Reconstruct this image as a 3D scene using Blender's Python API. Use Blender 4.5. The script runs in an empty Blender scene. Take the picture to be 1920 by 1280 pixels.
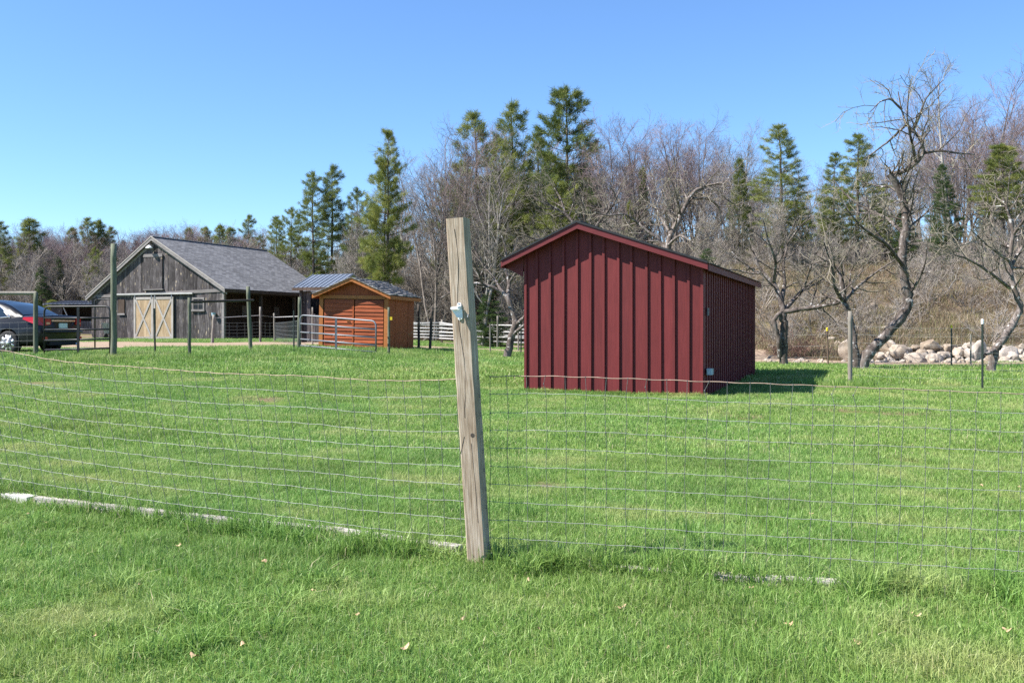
import bpy, math, random
import numpy as np
from mathutils import Vector, Matrix, Euler, Quaternion

# ---------------------------------------------------------------- camera, sky, sun, exposure
SC = bpy.context.scene
COL = SC.collection
F = 1850.0            # focal length in photograph pixels (1920 wide)
EYE = 1.2
HZ = 615.0            # photograph row of the horizon

cam_d = bpy.data.cameras.new('camera')
cam = bpy.data.objects.new('camera', cam_d)
COL.objects.link(cam)
cam.location = (0, 0, EYE)
cam.rotation_euler = (math.radians(90), 0, 0)
cam_d.sensor_fit = 'HORIZONTAL'
cam_d.sensor_width = 36.0
cam_d.lens = 36.0 * F / 1920.0
cam_d.shift_y = (HZ - 640.0) / 1920.0
cam_d.clip_start = 0.05
cam_d.clip_end = 2000
SC.camera = cam

SUN_EL = math.radians(49)
TO_SUN = Vector((-0.968, -0.25, 0)).normalized() * math.cos(SUN_EL) + Vector((0, 0, math.sin(SUN_EL)))
W = bpy.data.worlds.new('World')
SC.world = W
W.use_nodes = True
wn = W.node_tree.nodes
wl = W.node_tree.links
for n in list(wn):
    wn.remove(n)
sky = wn.new('ShaderNodeTexSky')
sky.sky_type = 'NISHITA'
sky.sun_disc = False
sky.sun_elevation = SUN_EL
sky.sun_rotation = math.atan2(TO_SUN.x, TO_SUN.y)
sky.altitude = 200
sky.air_density = 1.0
sky.dust_density = 0.0
sky.ozone_density = 10.0
bg = wn.new('ShaderNodeBackground')
bg.inputs[1].default_value = 0.096
wo = wn.new('ShaderNodeOutputWorld')
wl.new(sky.outputs[0], bg.inputs[0])
wl.new(bg.outputs[0], wo.inputs[0])

sun_d = bpy.data.lights.new('sun', 'SUN')
sun_d.energy = 5.0
sun_d.angle = math.radians(0.53)
sun_d.color = (1.0, 0.95, 0.87)
sun = bpy.data.objects.new('sun', sun_d)
COL.objects.link(sun)
sun.location = (-30, -20, 40)
sun.rotation_euler = (-TO_SUN).to_track_quat('-Z', 'Y').to_euler()

vs = SC.view_settings
vs.view_transform = 'Standard'
vs.look = 'None'
vs.exposure = 1.27
vs.gamma = 1.0
vs.use_curve_mapping = False
SC.cycles.max_bounces = 6
SC.cycles.diffuse_bounces = 3
SC.cycles.transparent_max_bounces = 8
SC.cycles.use_denoising = False

rng = np.random.default_rng(7)
random.seed(7)
PI = math.pi


def ss(a, b, t):
    t = np.clip((np.asarray(t, float) - a) / (b - a), 0, 1)
    return t * t * (3 - 2 * t)


def lerp(a, b, t):
    return a + (b - a) * t


# ---------------------------------------------------------------- mesh helpers
class MB:
    """collects vertices and faces, then becomes ONE mesh object"""
    def __init__(s):
        s.v = []; s.f3 = []; s.f4 = []; s.n = 0; s.other = []

    def add(s, v, f3=None, f4=None):
        v = np.asarray(v, float).reshape(-1, 3)
        if f3 is not None and len(f3):
            s.f3.append(np.asarray(f3, int).reshape(-1, 3) + s.n)
        if f4 is not None and len(f4):
            s.f4.append(np.asarray(f4, int).reshape(-1, 4) + s.n)
        s.v.append(v)
        s.n += len(v)

    def hexa(s, p):
        """8 corners: bottom 0-3 (ccw from above), top 4-7"""
        s.add(p, None, [[3, 2, 1, 0], [4, 5, 6, 7], [0, 1, 5, 4], [1, 2, 6, 5], [2, 3, 7, 6], [3, 0, 4, 7]])
        return s

    def box(s, x0, x1, y0, y1, z0, z1):
        return s.hexa([(x0, y0, z0), (x1, y0, z0), (x1, y1, z0), (x0, y1, z0), (x0, y0, z1), (x1, y0, z1), (x1, y1, z1), (x0, y1, z1)])

    def bar(s, a, b, w, t, up=(0, 0, 1)):
        """rectangular bar from a to b, width w sideways, thickness t along up"""
        a = Vector(a); b = Vector(b); d = (b - a).normalized(); up = Vector(up)
        sx = d.cross(up)
        if sx.length < 1e-4:
            sx = Vector((1, 0, 0))
        sx.normalize(); uz = sx.cross(d).normalized()
        P = []
        for q in (-1, 1):
            for e, k in ((a, -1), (a, 1), (b, 1), (b, -1)):
                P.append(e + sx * (w / 2 * k) + uz * (t / 2 * q))
        return s.hexa([tuple(p) for p in P])

    def cham(s, x0, x1, y0, y1, z0, z1, c):
        """box with chamfered vertical edges"""
        o = [(x0 + c, y0), (x1 - c, y0), (x1, y0 + c), (x1, y1 - c), (x1 - c, y1), (x0 + c, y1), (x0, y1 - c), (x0, y0 + c)]
        return s.prism(o, z0, z1)

    def prism(s, outline, z0, z1):
        n = len(outline)
        v = [(x, y, z0) for x, y in outline] + [(x, y, z1) for x, y in outline]
        s.add(v, [[0, i + 1, i] for i in range(1, n - 1)] + [[n, n + i, n + i + 1] for i in range(1, n - 1)],
              [[i, (i + 1) % n, n + (i + 1) % n, n + i] for i in range(n)])
        return s

    def extr(s, poly, d):
        """polygon (3-D points, convex) extruded by vector d"""
        n = len(poly)
        p = [tuple(q) for q in poly]
        v = p + [(q[0] + d[0], q[1] + d[1], q[2] + d[2]) for q in p]
        s.add(v, [[0, i + 1, i] for i in range(1, n - 1)] + [[n, n + i, n + i + 1] for i in range(1, n - 1)],
              [[i, (i + 1) % n, n + (i + 1) % n, n + i] for i in range(n)])
        return s

    def tube(s, pts, rad, n=6, cap=True):
        pts = np.asarray(pts, float)
        m = len(pts)
        rad = np.full(m, rad) if np.isscalar(rad) else np.asarray(rad, float)
        t = np.gradient(pts, axis=0)
        t /= (np.linalg.norm(t, axis=1)[:, None] + 1e-9)
        ref = np.array((0, 0, 1.0)) if abs(t[0][2]) < .9 else np.array((1.0, 0, 0))
        u = np.cross(t[0], ref); u /= np.linalg.norm(u)
        ang = np.arange(n) * 2 * PI / n
        V = []
        for i in range(m):
            u = u - t[i] * np.dot(u, t[i]); u /= (np.linalg.norm(u) + 1e-9)
            w = np.cross(t[i], u)
            V.append(pts[i] + rad[i] * (np.cos(ang)[:, None] * u + np.sin(ang)[:, None] * w))
        V = np.concatenate(V)
        a = np.arange(n); b = (a + 1) % n
        q = np.concatenate([np.stack([i * n + a, i * n + b, (i + 1) * n + b, (i + 1) * n + a], 1) for i in range(m - 1)])
        f3 = []
        if cap:
            f3 = [[0, i + 1, i] for i in range(1, n - 1)] + [[(m - 1) * n, (m - 1) * n + i, (m - 1) * n + i + 1] for i in range(1, n - 1)]
        s.add(V, f3, q)
        return s

    def lathe(s, prof, n=16, c=(0, 0, 0), axis='z'):
        """profile [(r, h)] turned round an axis"""
        ang = np.arange(n) * 2 * PI / n
        V = []
        for r, h in prof:
            x = np.cos(ang) * r; y = np.sin(ang) * r; z = np.full(n, h)
            V.append(np.stack([x, y, z], 1))
        V = np.concatenate(V)
        if axis == 'y':
            V = V[:, [0, 2, 1]] * np.array([1, 1, -1])
        if axis == 'x':
            V = V[:, [2, 0, 1]]
        V = V + np.array(c)
        a = np.arange(n); b = (a + 1) % n
        q = np.concatenate([np.stack([i * n + a, i * n + b, (i + 1) * n + b, (i + 1) * n + a], 1) for i in range(len(prof) - 1)])
        m = len(prof)
        f3 = [[0, i + 1, i] for i in range(1, n - 1)] + [[(m - 1) * n, (m - 1) * n + i, (m - 1) * n + i + 1] for i in range(1, n - 1)]
        s.add(V, f3, q)
        return s

    def cones(s, p0, p1, r0, r1=0.0):
        """many three-sided twigs at once"""
        p0 = np.asarray(p0, float); p1 = np.asarray(p1, float)
        if len(p0) == 0:
            return s
        d = p1 - p0
        d /= (np.linalg.norm(d, axis=1)[:, None] + 1e-9)
        ref = np.where(np.abs(d[:, 2:3]) < .9, np.array([[0, 0, 1.0]]), np.array([[1.0, 0, 0]]))
        u = np.cross(d, ref); u /= np.linalg.norm(u, axis=1)[:, None]
        w = np.cross(d, u)
        N = len(p0)
        r0 = np.broadcast_to(np.asarray(r0, float), (N,))[:, None]
        V = np.empty((N, 4, 3))
        for k in range(3):
            V[:, k] = p0 + r0 * (math.cos(k * 2.0944) * u + math.sin(k * 2.0944) * w)
        V[:, 3] = p1
        b = np.arange(N)[:, None] * 4
        f = np.concatenate([b + np.array([[0, 1, 3]]), b + np.array([[1, 2, 3]]), b + np.array([[2, 0, 3]])])
        s.add(V.reshape(-1, 3), f)
        return s

    def mesh(s, name, mat=None, smooth=False):
        me = bpy.data.meshes.new(name)
        V = np.concatenate(s.v).astype(np.float32)
        f3 = np.concatenate(s.f3) if s.f3 else np.zeros((0, 3), int)
        f4 = np.concatenate(s.f4) if s.f4 else np.zeros((0, 4), int)
        loops = np.concatenate([f3.ravel(), f4.ravel()]).astype(np.int32)
        starts = np.concatenate([np.arange(len(f3)) * 3, len(f3) * 3 + np.arange(len(f4)) * 4]).astype(np.int32)
        me.vertices.add(len(V)); me.vertices.foreach_set('co', V.ravel())
        me.loops.add(len(loops)); me.loops.foreach_set('vertex_index', loops)
        me.polygons.add(len(starts)); me.polygons.foreach_set('loop_start', starts)
        me.update(calc_edges=True)
        me.validate()
        me.polygons.foreach_set('use_smooth', np.full(len(me.polygons), bool(smooth)))
        if mat:
            me.materials.append(mat)
        return me

    def obj(s, name, mat=None, parent=None, smooth=False):
        o = bpy.data.objects.new(name, s.mesh(name, mat, smooth))
        COL.objects.link(o)
        if parent is not None:
            o.parent = parent
        return o


def tag(o, label=None, cat=None, group=None, kind=None):
    if label: o['label'] = label
    if cat: o['category'] = cat
    if group: o['group'] = group
    if kind: o['kind'] = kind
    return o


def thing(name, loc, rz=0.0, label=None, cat=None, group=None):
    o = bpy.data.objects.new(name, None)
    COL.objects.link(o)
    o.empty_display_size = .2
    o.location = loc
    o.rotation_euler = (0, 0, rz)
    return tag(o, label, cat, group)


def inst(me, name, parent, loc=(0, 0, 0), rot=(0, 0, 0), scale=(1, 1, 1)):
    o = bpy.data.objects.new(name, me)
    COL.objects.link(o)
    o.parent = parent
    o.location = loc; o.rotation_euler = rot; o.scale = scale
    return o


# ---------------------------------------------------------------- terrain height
_ph = np.random.default_rng(3).uniform(0, 6.28, 12)


def H(x, y):
    x = np.asarray(x, float); y = np.asarray(y, float)
    A = 0.21 + 0.35 * ss(-2, 8, -x)
    h = A * ss(4, 30, y) + 0.1 * np.exp(-((x + 4) ** 2 / 4 + (y - 6.5) ** 2 / 4))
    # slope behind the boulders on the right
    h = h + 4.2 * ss(3.0, 12, x) * ss(29.6, 53, y)
    # woods behind, and the far hill to the left
    h = h + 3.4 * ss(56, 100, y) * ss(-30, 0, x) + 2.0 * ss(60, 110, y) + 7 * ss(95, 190, y)
    # small unevenness
    b = 0.018 * (np.sin(1.3 * x + _ph[0]) * np.sin(1.1 * y + _ph[1]) + np.sin(.55 * x - .4 * y + _ph[2])) * ss(6, 12, y)
    b = b + .12 * ss(31, 36, y) * ss(4, 8, x) * (np.sin(1.1 * x + .7 * y) + np.sin(.6 * x - 1.3 * y + 1))
    return h + b


def Hf(x, y):
    return float(H(x, y))


def px(u, v, D):
    """a point seen at photograph pixel (u, v) that stands D metres ahead"""
    return Vector(((u - 960) / F * D, D, EYE + (HZ - v) / F * D))


def gpt(u, v, lo=3.0, hi=120.0):
    """ground point under a photograph pixel"""
    D = np.arange(lo, hi, .01)
    x = (u - 960) / F * D
    z = EYE - (v - HZ) / F * D
    k = np.nonzero(z <= H(x, D))[0]
    i = k[0] if len(k) else -1
    return Vector((x[i], D[i], float(H(x[i], D[i]))))


# ---------------------------------------------------------------- materials
def newmat(name):
    m = bpy.data.materials.new(name)
    m.use_nodes = True
    nt = m.node_tree
    for n in list(nt.nodes):
        if n.type not in ('BSDF_PRINCIPLED', 'OUTPUT_MATERIAL'):
            nt.nodes.remove(n)
    p = next(n for n in nt.nodes if n.type == 'BSDF_PRINCIPLED')
    p.inputs['Roughness'].default_value = .85
    p.inputs['Specular IOR Level'].default_value = .25
    return m, nt, p


def N(nt, t, **kw):
    n = nt.nodes.new(t)
    for k, v in kw.items():
        if hasattr(n, k):
            setattr(n, k, v)
        else:
            n.inputs[k].default_value = v
    return n


def ramp(nt, fac, stops, interp='LINEAR'):
    r = nt.nodes.new('ShaderNodeValToRGB')
    r.color_ramp.interpolation = interp
    e = r.color_ramp.elements
    while len(e) < len(stops):
        e.new(.5)
    for k, (p, c) in enumerate(stops):
        e[k].position = p
        e[k].color = (c[0], c[1], c[2], 1) if not np.isscalar(c) else (c, c, c, 1)
    nt.links.new(fac, r.inputs[0])
    return r.outputs[0]


def noise(nt, scale, stretch=(1, 1, 1), coord='Object', detail=6, rough=.6, loc=None, dist=0.0):
    if coord == 'World':
        g = nt.nodes.new('ShaderNodeNewGeometry').outputs['Position']
    else:
        g = nt.nodes.new('ShaderNodeTexCoord').outputs[coord]
    m = nt.nodes.new('ShaderNodeMapping')
    m.inputs['Scale'].default_value = stretch
    nt.links.new(g, m.inputs['Vector'])
    if loc is not None:
        nt.links.new(loc, m.inputs['Location'])
    t = nt.nodes.new('ShaderNodeTexNoise')
    t.inputs['Scale'].default_value = scale
    t.inputs['Detail'].default_value = detail
    t.inputs['Roughness'].default_value = rough
    t.inputs['Distortion'].default_value = dist
    nt.links.new(m.outputs[0], t.inputs['Vector'])
    return t.outputs['Fac']


def mixc(nt, fac, a, b, mode='MIX'):
    m = nt.nodes.new('ShaderNodeMix')
    m.data_type = 'RGBA'; m.blend_type = mode
    for s, v in ((0, fac), (6, a), (7, b)):
        if hasattr(v, 'is_linked') or hasattr(v, 'links'):
            nt.links.new(v, m.inputs[s])
        elif s == 0:
            m.inputs[0].default_value = v
        else:
            m.inputs[s].default_value = (v[0], v[1], v[2], 1)
    return m.outputs[2]


def math_(nt, op, a, b=None, c=None):
    m = nt.nodes.new('ShaderNodeMath'); m.operation = op
    for i, v in enumerate((a, b, c)):
        if v is None: continue
        if np.isscalar(v): m.inputs[i].default_value = v
        else: nt.links.new(v, m.inputs[i])
    return m.outputs[0]


def bump(nt, p, h, strength=.4, dist=.01):
    b = nt.nodes.new('ShaderNodeBump')
    b.inputs['Strength'].default_value = strength
    b.inputs['Distance'].default_value = dist
    nt.links.new(h, b.inputs['Height'])
    nt.links.new(b.outputs[0], p.inputs['Normal'])


def orand(nt):
    return nt.nodes.new('ShaderNodeObjectInfo').outputs['Random']


def hsv(nt, col, val, sat=1.0, hue=.5):
    h = nt.nodes.new('ShaderNodeHueSaturation')
    for k, v in (('Value', val), ('Saturation', sat), ('Hue', hue)):
        if np.isscalar(v): h.inputs[k].default_value = v
        else: nt.links.new(v, h.inputs[k])
    nt.links.new(col, h.inputs['Color'])
    return h.outputs[0]


def wood(name, dark, mid, light, axis='z', scale=5.0, var=.35, rough=.85, bumps=.35, flecks=None, hi=14, spec=.2, contrast=(.3, .5, .72)):
    """grain stretched along an axis, each board a little different"""
    m, nt, p = newmat(name)
    st = {'z': (hi, hi, .6), 'x': (.6, hi, hi), 'y': (hi, .6, hi)}[axis]
    r = orand(nt)
    cx = nt.nodes.new('ShaderNodeCombineXYZ')
    rr = math_(nt, 'MULTIPLY', r, 37.0)
    for i in range(3): nt.links.new(rr, cx.inputs[i])
    n1 = noise(nt, scale, st, loc=cx.outputs[0], detail=8, rough=.65)
    n2 = noise(nt, scale * .35, (1, 1, 1), loc=cx.outputs[0], detail=4)
    mx = math_(nt, 'ADD', math_(nt, 'MULTIPLY', n1, .72), math_(nt, 'MULTIPLY', n2, .28))
    c = ramp(nt, mx, [(contrast[0], dark), (contrast[1], mid), (contrast[2], light)])
    if flecks:
        n3 = noise(nt, flecks[0], flecks[3] if len(flecks) > 3 else (1, 1, .5), loc=cx.outputs[0], detail=3)
        fk = ramp(nt, n3, [(flecks[1], 0.0), (flecks[1] + .05, 1.0)])
        c = mixc(nt, fk, c, flecks[2])
    v = math_(nt, 'MULTIPLY_ADD', r, var, 1 - var / 2)
    c = hsv(nt, c, v)
    nt.links.new(c, p.inputs['Base Color'])
    p.inputs['Roughness'].default_value = rough
    p.inputs['Specular IOR Level'].default_value = spec
    if bumps:
        bump(nt, p, n1, bumps, .006)
    return m


def plain(name, col, rough=.6, metal=0.0, var=.12, nscale=8, spec=.3, bumps=0):
    m, nt, p = newmat(name)
    n = noise(nt, nscale, detail=6)
    a = [c * (1 - var) for c in col]; b = [min(1, c * (1 + var)) for c in col]
    c = ramp(nt, n, [(.3, a), (.7, b)])
    nt.links.new(c, p.inputs['Base Color'])
    p.inputs['Roughness'].default_value = rough
    p.inputs['Metallic'].default_value = metal
    p.inputs['Specular IOR Level'].default_value = spec
    if bumps: bump(nt, p, n, bumps, .01)
    return m


M = {}
# ground: short turf over soil, with worn and dry patches; woodland litter further back (attribute 'litter')
m, nt, p = newmat('turf'); M['turf'] = m
big = noise(nt, .55, coord='World', detail=5)
fine = noise(nt, 22, coord='World', detail=8, rough=.75)
g = ramp(nt, fine, [(.3, (.055, .09, .02)), (.52, (.115, .18, .04)), (.75, (.20, .265, .08))])
dry = ramp(nt, big, [(.56, 0.0), (.70, 1.0)])
dryc = ramp(nt, fine, [(.3, (.075, .088, .02)), (.7, (.24, .21, .085))])
c = mixc(nt, math_(nt, 'MULTIPLY', dry, .55), g, dryc)
lit = N(nt, 'ShaderNodeAttribute', attribute_name='litter').outputs['Fac']
lf = noise(nt, 9, coord='World', detail=9, rough=.8)
lg = noise(nt, .8, coord='World', detail=4)
lc = ramp(nt, lf, [(.3, (.07, .05, .034)), (.5, (.17, .127, .085)), (.7, (.31, .245, .17))])
lc = mixc(nt, ramp(nt, lg, [(.5, 0.0), (.62, .6)]), lc, ramp(nt, lf, [(.3, (.05, .06, .012)), (.7, (.17, .17, .05))]))
lw = math_(nt, 'ADD', lit, math_(nt, 'MULTIPLY', math_(nt, 'SUBTRACT', lg, .5), .8))
c = mixc(nt, ramp(nt, lw, [(.4, 0.0), (.6, 1.0)]), c, lc)
nt.links.new(c, p.inputs['Base Color'])
p.inputs['Roughness'].default_value = .95
p.inputs['Specular IOR Level'].default_value = .05
bump(nt, p, fine, .8, .03)

m, nt, p = newmat('dirt'); M['dirt'] = m
n1 = noise(nt, 1.1, coord='World', detail=6); n2 = noise(nt, 30, coord='World', detail=8, rough=.8)
c = ramp(nt, n2, [(.3, (.16, .115, .08)), (.5, (.31, .235, .165)), (.7, (.46, .37, .275))])
c = mixc(nt, ramp(nt, n1, [(.42, 0.0), (.6, .75)]), c, (.27, .20, .15))
nt.links.new(c, p.inputs['Base Color']); p.inputs['Roughness'].default_value = .95
p.inputs['Specular IOR Level'].default_value = .05
bump(nt, p, n2, .7, .03)


def blade_mat(name, stops, dry, trans=.35):
    m, nt, p = newmat(name)
    t = N(nt, 'ShaderNodeAttribute', attribute_name='tint').outputs['Fac']
    c = ramp(nt, t, stops)
    big = noise(nt, .9, coord='World', detail=4)
    mid = noise(nt, .33, coord='World', detail=2)
    v = math_(nt, 'ADD', math_(nt, 'MULTIPLY', big, 1.15), .43)
    c = hsv(nt, c, v, 1.0, math_(nt, 'MULTIPLY_ADD', mid, -.07, .535))
    c = mixc(nt, math_(nt, 'MULTIPLY', ramp(nt, big, [(.52, 0.0), (.68, 1.0)]), .55), c, dry)
    nt.links.new(c, p.inputs['Base Color'])
    p.inputs['Roughness'].default_value = .5
    p.inputs['Specular IOR Level'].default_value = .35
    tr = nt.nodes.new('ShaderNodeBsdfTranslucent')
    nt.links.new(c, tr.inputs[0])
    mx = nt.nodes.new('ShaderNodeMixShader'); mx.inputs[0].default_value = trans
    out = next(n for n in nt.nodes if n.type == 'OUTPUT_MATERIAL')
    nt.links.new(p.outputs[0], mx.inputs[1]); nt.links.new(tr.outputs[0], mx.inputs[2])
    nt.links.new(mx.outputs[0], out.inputs[0])
    return m


M['blade'] = blade_mat('grass_blade', [(0, (.108, .215, .038)), (.4, (.192, .33, .070)), (.75, (.285, .42, .115)), (.93, (.40, .47, .19)), (1, (.52, .45, .28))], (.44, .41, .19))
M['dryblade'] = blade_mat('dry_grass_blade', [(0, (.13, .092, .06)), (.45, (.25, .185, .12)), (.72, (.37, .29, .20)), (.87, (.19, .18, .07)), (1, (.13, .16, .045))], (.29, .22, .15), .2)

M['red'] = wood('barn_red_paint', (.085, .0112, .0122), (.122, .0165, .018), (.162, .0255, .0265), 'z', 5, .24, .62, .3, spec=.3, hi=12, contrast=(.28, .5, .74))
M['redtrim'] = wood('red_trim_paint', (.09, .0125, .015), (.12, .0172, .0205), (.148, .026, .028), 'x', 4, .10, .55, .2, spec=.3)
M['orange'] = wood('orange_stain', (.12, .026, .008), (.265, .060, .017), (.37, .10, .032), 'x', 4, .42, .6, .35, spec=.25, hi=10)
M['orangev'] = wood('orange_stain_upright', (.18, .040, .011), (.29, .068, .019), (.37, .105, .034), 'z', 4, .22, .6, .35, spec=.25, hi=10)
M['orangetrim'] = wood('orange_trim', (.27, .088, .024), (.38, .135, .04), (.46, .19, .062), 'x', 4, .15, .6, .3, spec=.25)
M['barnwood'] = wood('weathered_barn_board', (.015, .0125, .013), (.060, .052, .053), (.20, .184, .186), 'z', 4, .75, .9, .5, flecks=(4.2, .635, (.36, .29, .20), (2.4, 2.4, .6)), hi=9, contrast=(.32, .5, .68))
M['barntrim'] = wood('grey_barn_trim', (.10, .085, .08), (.20, .182, .178), (.34, .32, .315), 'x', 4, .3, .9, .4)
M['doorwood'] = wood('pale_barn_door_board', (.17, .11, .062), (.35, .25, .155), (.50, .40, .28), 'z', 4, .28, .85, .4, hi=9)
M['doorbrace'] = wood('grey_door_brace', (.20, .175, .16), (.32, .29, .27), (.44, .41, .39), 'z', 5, .2, .85, .3)
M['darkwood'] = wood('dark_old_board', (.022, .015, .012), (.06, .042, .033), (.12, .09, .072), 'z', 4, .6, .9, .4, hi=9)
M['post'] = wood('treated_post_wood', (.16, .11, .07), (.34, .268, .20), (.50, .43, .355), 'z', 9, .1, .8, .55, hi=11, contrast=(.34, .5, .66))
M['greenpost'] = wood('green_treated_post', (.05, .055, .038), (.11, .12, .085), (.21, .215, .155), 'z', 6, .35, .85, .5, hi=10)
M['greypost'] = wood('grey_fence_post', (.10, .088, .072), (.20, .182, .155), (.32, .295, .255), 'z', 6, .3, .85, .5, hi=10)
M['darkpost'] = wood('dark_fence_post', (.025, .02, .017), (.06, .05, .043), (.11, .095, .08), 'z', 6, .3, .85, .5, hi=10)
M['paleboard'] = wood('pale_painted_board', (.34, .31, .27), (.58, .56, .53), (.75, .74, .71), 'x', 6, .1, .75, .4)
M['oldboard'] = wood('old_grey_timber', (.19, .155, .125), (.38, .345, .31), (.58, .56, .53), 'x', 7, .1, .85, .6, hi=12)
M['whiterail'] = wood('white_washed_rail', (.22, .21, .20), (.42, .41, .40), (.60, .60, .59), 'x', 5, .25, .8, .3)
M['shake'] = wood('grey_cedar_shake', (.07, .066, .064), (.22, .21, .205), (.50, .49, .48), 'x', 6, .5, .9, .5, hi=8)
M['steel'] = plain('galvanised_tube', (.16, .172, .19), .5, .4, .15, 6)
M['wire'] = plain('galvanised_wire', (.31, .315, .31), .55, .3, .25, 30)
M['rustwire'] = plain('rusty_wire', (.36, .265, .21), .6, .3, .35, 25)
M['darkwire'] = plain('dull_wire', (.16, .17, .165), .5, .4, .3, 25)
M['staywire'] = plain('zinc_stay_wire', (.13, .135, .13), .55, .3, .3, 25)
M['tpost'] = plain('dark_green_steel_post', (.022, .032, .026), .55, .0, .3, 20)
M['rustpost'] = plain('brown_steel_post', (.11, .075, .055), .7, .0, .4, 15)
M['yellow'] = plain('yellow_plastic', (.80, .58, .03), .45, 0, .05)
M['whiteplastic'] = plain('white_plastic', (.82, .83, .82), .35, 0, .04)
M['greyscrew'] = plain('zinc_screw', (.32, .34, .35), .4, .6, .1)
M['darkmetal'] = plain('dark_metal', (.03, .03, .032), .45, .3, .2)
M['blackhole'] = plain('dark_opening', (.008, .007, .006), .9, 0, .1)
M['bluebox'] = plain('blue_grey_plastic', (.30, .40, .48), .5, 0, .1)

# roofs
m, nt, p = newmat('asphalt_shingle'); M['shingle'] = m
tc = nt.nodes.new('ShaderNodeTexCoord')
sp = nt.nodes.new('ShaderNodeSeparateXYZ'); nt.links.new(tc.outputs['Object'], sp.inputs[0])
mp = nt.nodes.new('ShaderNodeCombineXYZ')
nt.links.new(sp.outputs[1], mp.inputs[0])
nt.links.new(math_(nt, 'MULTIPLY', sp.outputs[0], 1.18), mp.inputs[1])
br = nt.nodes.new('ShaderNodeTexBrick')
nt.links.new(mp.outputs[0], br.inputs['Vector'])
for k, v in (('Scale', 1.0), ('Brick Width', .33), ('Row Height', .145), ('Mortar Size', .009), ('Mortar Smooth', .3), ('Bias', 0.0)):
    br.inputs[k].default_value = v
br.inputs['Color1'].default_value = (.105, .105, .110, 1)
br.inputs['Color2'].default_value = (.20, .20, .205, 1)
br.inputs['Mortar'].default_value = (.05, .05, .052, 1)
n1 = noise(nt, .5, detail=5); n2 = noise(nt, 40, detail=3)
c = hsv(nt, br.outputs[0], math_(nt, 'ADD', math_(nt, 'MULTIPLY', n1, .55), math_(nt, 'MULTIPLY_ADD', n2, .5, .55)))
nt.links.new(c, p.inputs['Base Color']); p.inputs['Roughness'].default_value = .9
bump(nt, p, br.outputs['Fac'], -.4, .01)
M['darkshingle'] = plain('dark_shingle', (.045, .05, .052), .9, 0, .5, 30, bumps=.5)
m, nt, p = newmat('ribbed_metal'); M['metalroof'] = m
n1 = noise(nt, 2, detail=5)
c = ramp(nt, n1, [(.3, (.19, .22, .26)), (.7, (.28, .31, .36))])
nt.links.new(c, p.inputs['Base Color']); p.inputs['Metallic'].default_value = .55; p.inputs['Roughness'].default_value = .38
M['darkmetalroof'] = plain('dark_ribbed_metal', (.11, .12, .145), .45, .4, .2, 3)


# bark and twigs
def bark(name, a, b, c_, scale=6, moss=None, spots=None):
    m, nt, p = newmat(name)
    n1 = noise(nt, scale, (1, 1, .35), detail=8, rough=.7)
    c = ramp(nt, n1, [(.32, a), (.5, b), (.68, c_)])
    if spots:
        n3 = noise(nt, spots[0], detail=3)
        c = mixc(nt, ramp(nt, n3, [(spots[1], 0.0), (spots[1] + .06, 1.0)]), c, spots[2])
    r = orand(nt)
    c = hsv(nt, c, math_(nt, 'MULTIPLY_ADD', r, .5, .75))
    nt.links.new(c, p.inputs['Base Color'])
    p.inputs['Roughness'].default_value = .95
    p.inputs['Specular IOR Level'].default_value = .1
    bump(nt, p, n1, .7, .03)
    return m


M['bark'] = bark('grey_bark', (.06, .05, .043), (.14, .12, .104), (.25, .225, .2))
M['palebark'] = bark('pale_bark', (.13, .115, .10), (.25, .23, .205), (.40, .375, .345))
M['applebark'] = bark('apple_bark', (.04, .031, .027), (.115, .094, .082), (.25, .22, .205), 7, spots=(9, .60, (.40, .385, .37)))
M['pinebark'] = bark('pine_bark', (.040, .033, .029), (.105, .088, .076), (.20, .175, .155))


def twigmat(name, col, tip, lo, hi):
    """bare twigs; the young outer wood has a colour of its own"""
    m, nt, p = newmat(name)
    n = noise(nt, .8, detail=3)
    tc = nt.nodes.new('ShaderNodeTexCoord'); sp = nt.nodes.new('ShaderNodeSeparateXYZ')
    nt.links.new(tc.outputs['Object'], sp.inputs[0])
    f = math_(nt, 'ADD', sp.outputs[2], math_(nt, 'MULTIPLY', n, 4.0))
    f = ramp(nt, math_(nt, 'DIVIDE', math_(nt, 'SUBTRACT', f, lo), hi - lo), [(0, 0.0), (1, 1.0)])
    c = mixc(nt, f, col, tip)
    c = hsv(nt, c, math_(nt, 'MULTIPLY_ADD', orand(nt), .5, .75))
    nt.links.new(c, p.inputs['Base Color']); p.inputs['Roughness'].default_value = .9
    p.inputs['Specular IOR Level'].default_value = .1
    return m


M['twig'] = twigmat('grey_twig', (.17, .148, .13), (.225, .195, .185), 6, 18)
M['mauvetwig'] = twigmat('mauve_twig', (.17, .145, .13), (.225, .165, .16), 7, 17)
M['appletwig'] = twigmat('apple_twig', (.16, .138, .11), (.22, .195, .15), 1, 7)
M['brushtwig'] = twigmat('brush_twig', (.21, .18, .155), (.26, .23, .20), 0, 4)
M['redtwig'] = twigmat('red_brown_twig', (.14, .078, .06), (.19, .11, .085), 0, 2)
M['bud'] = plain('pale_green_bud', (.25, .26, .12), .7, 0, .2)


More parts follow.
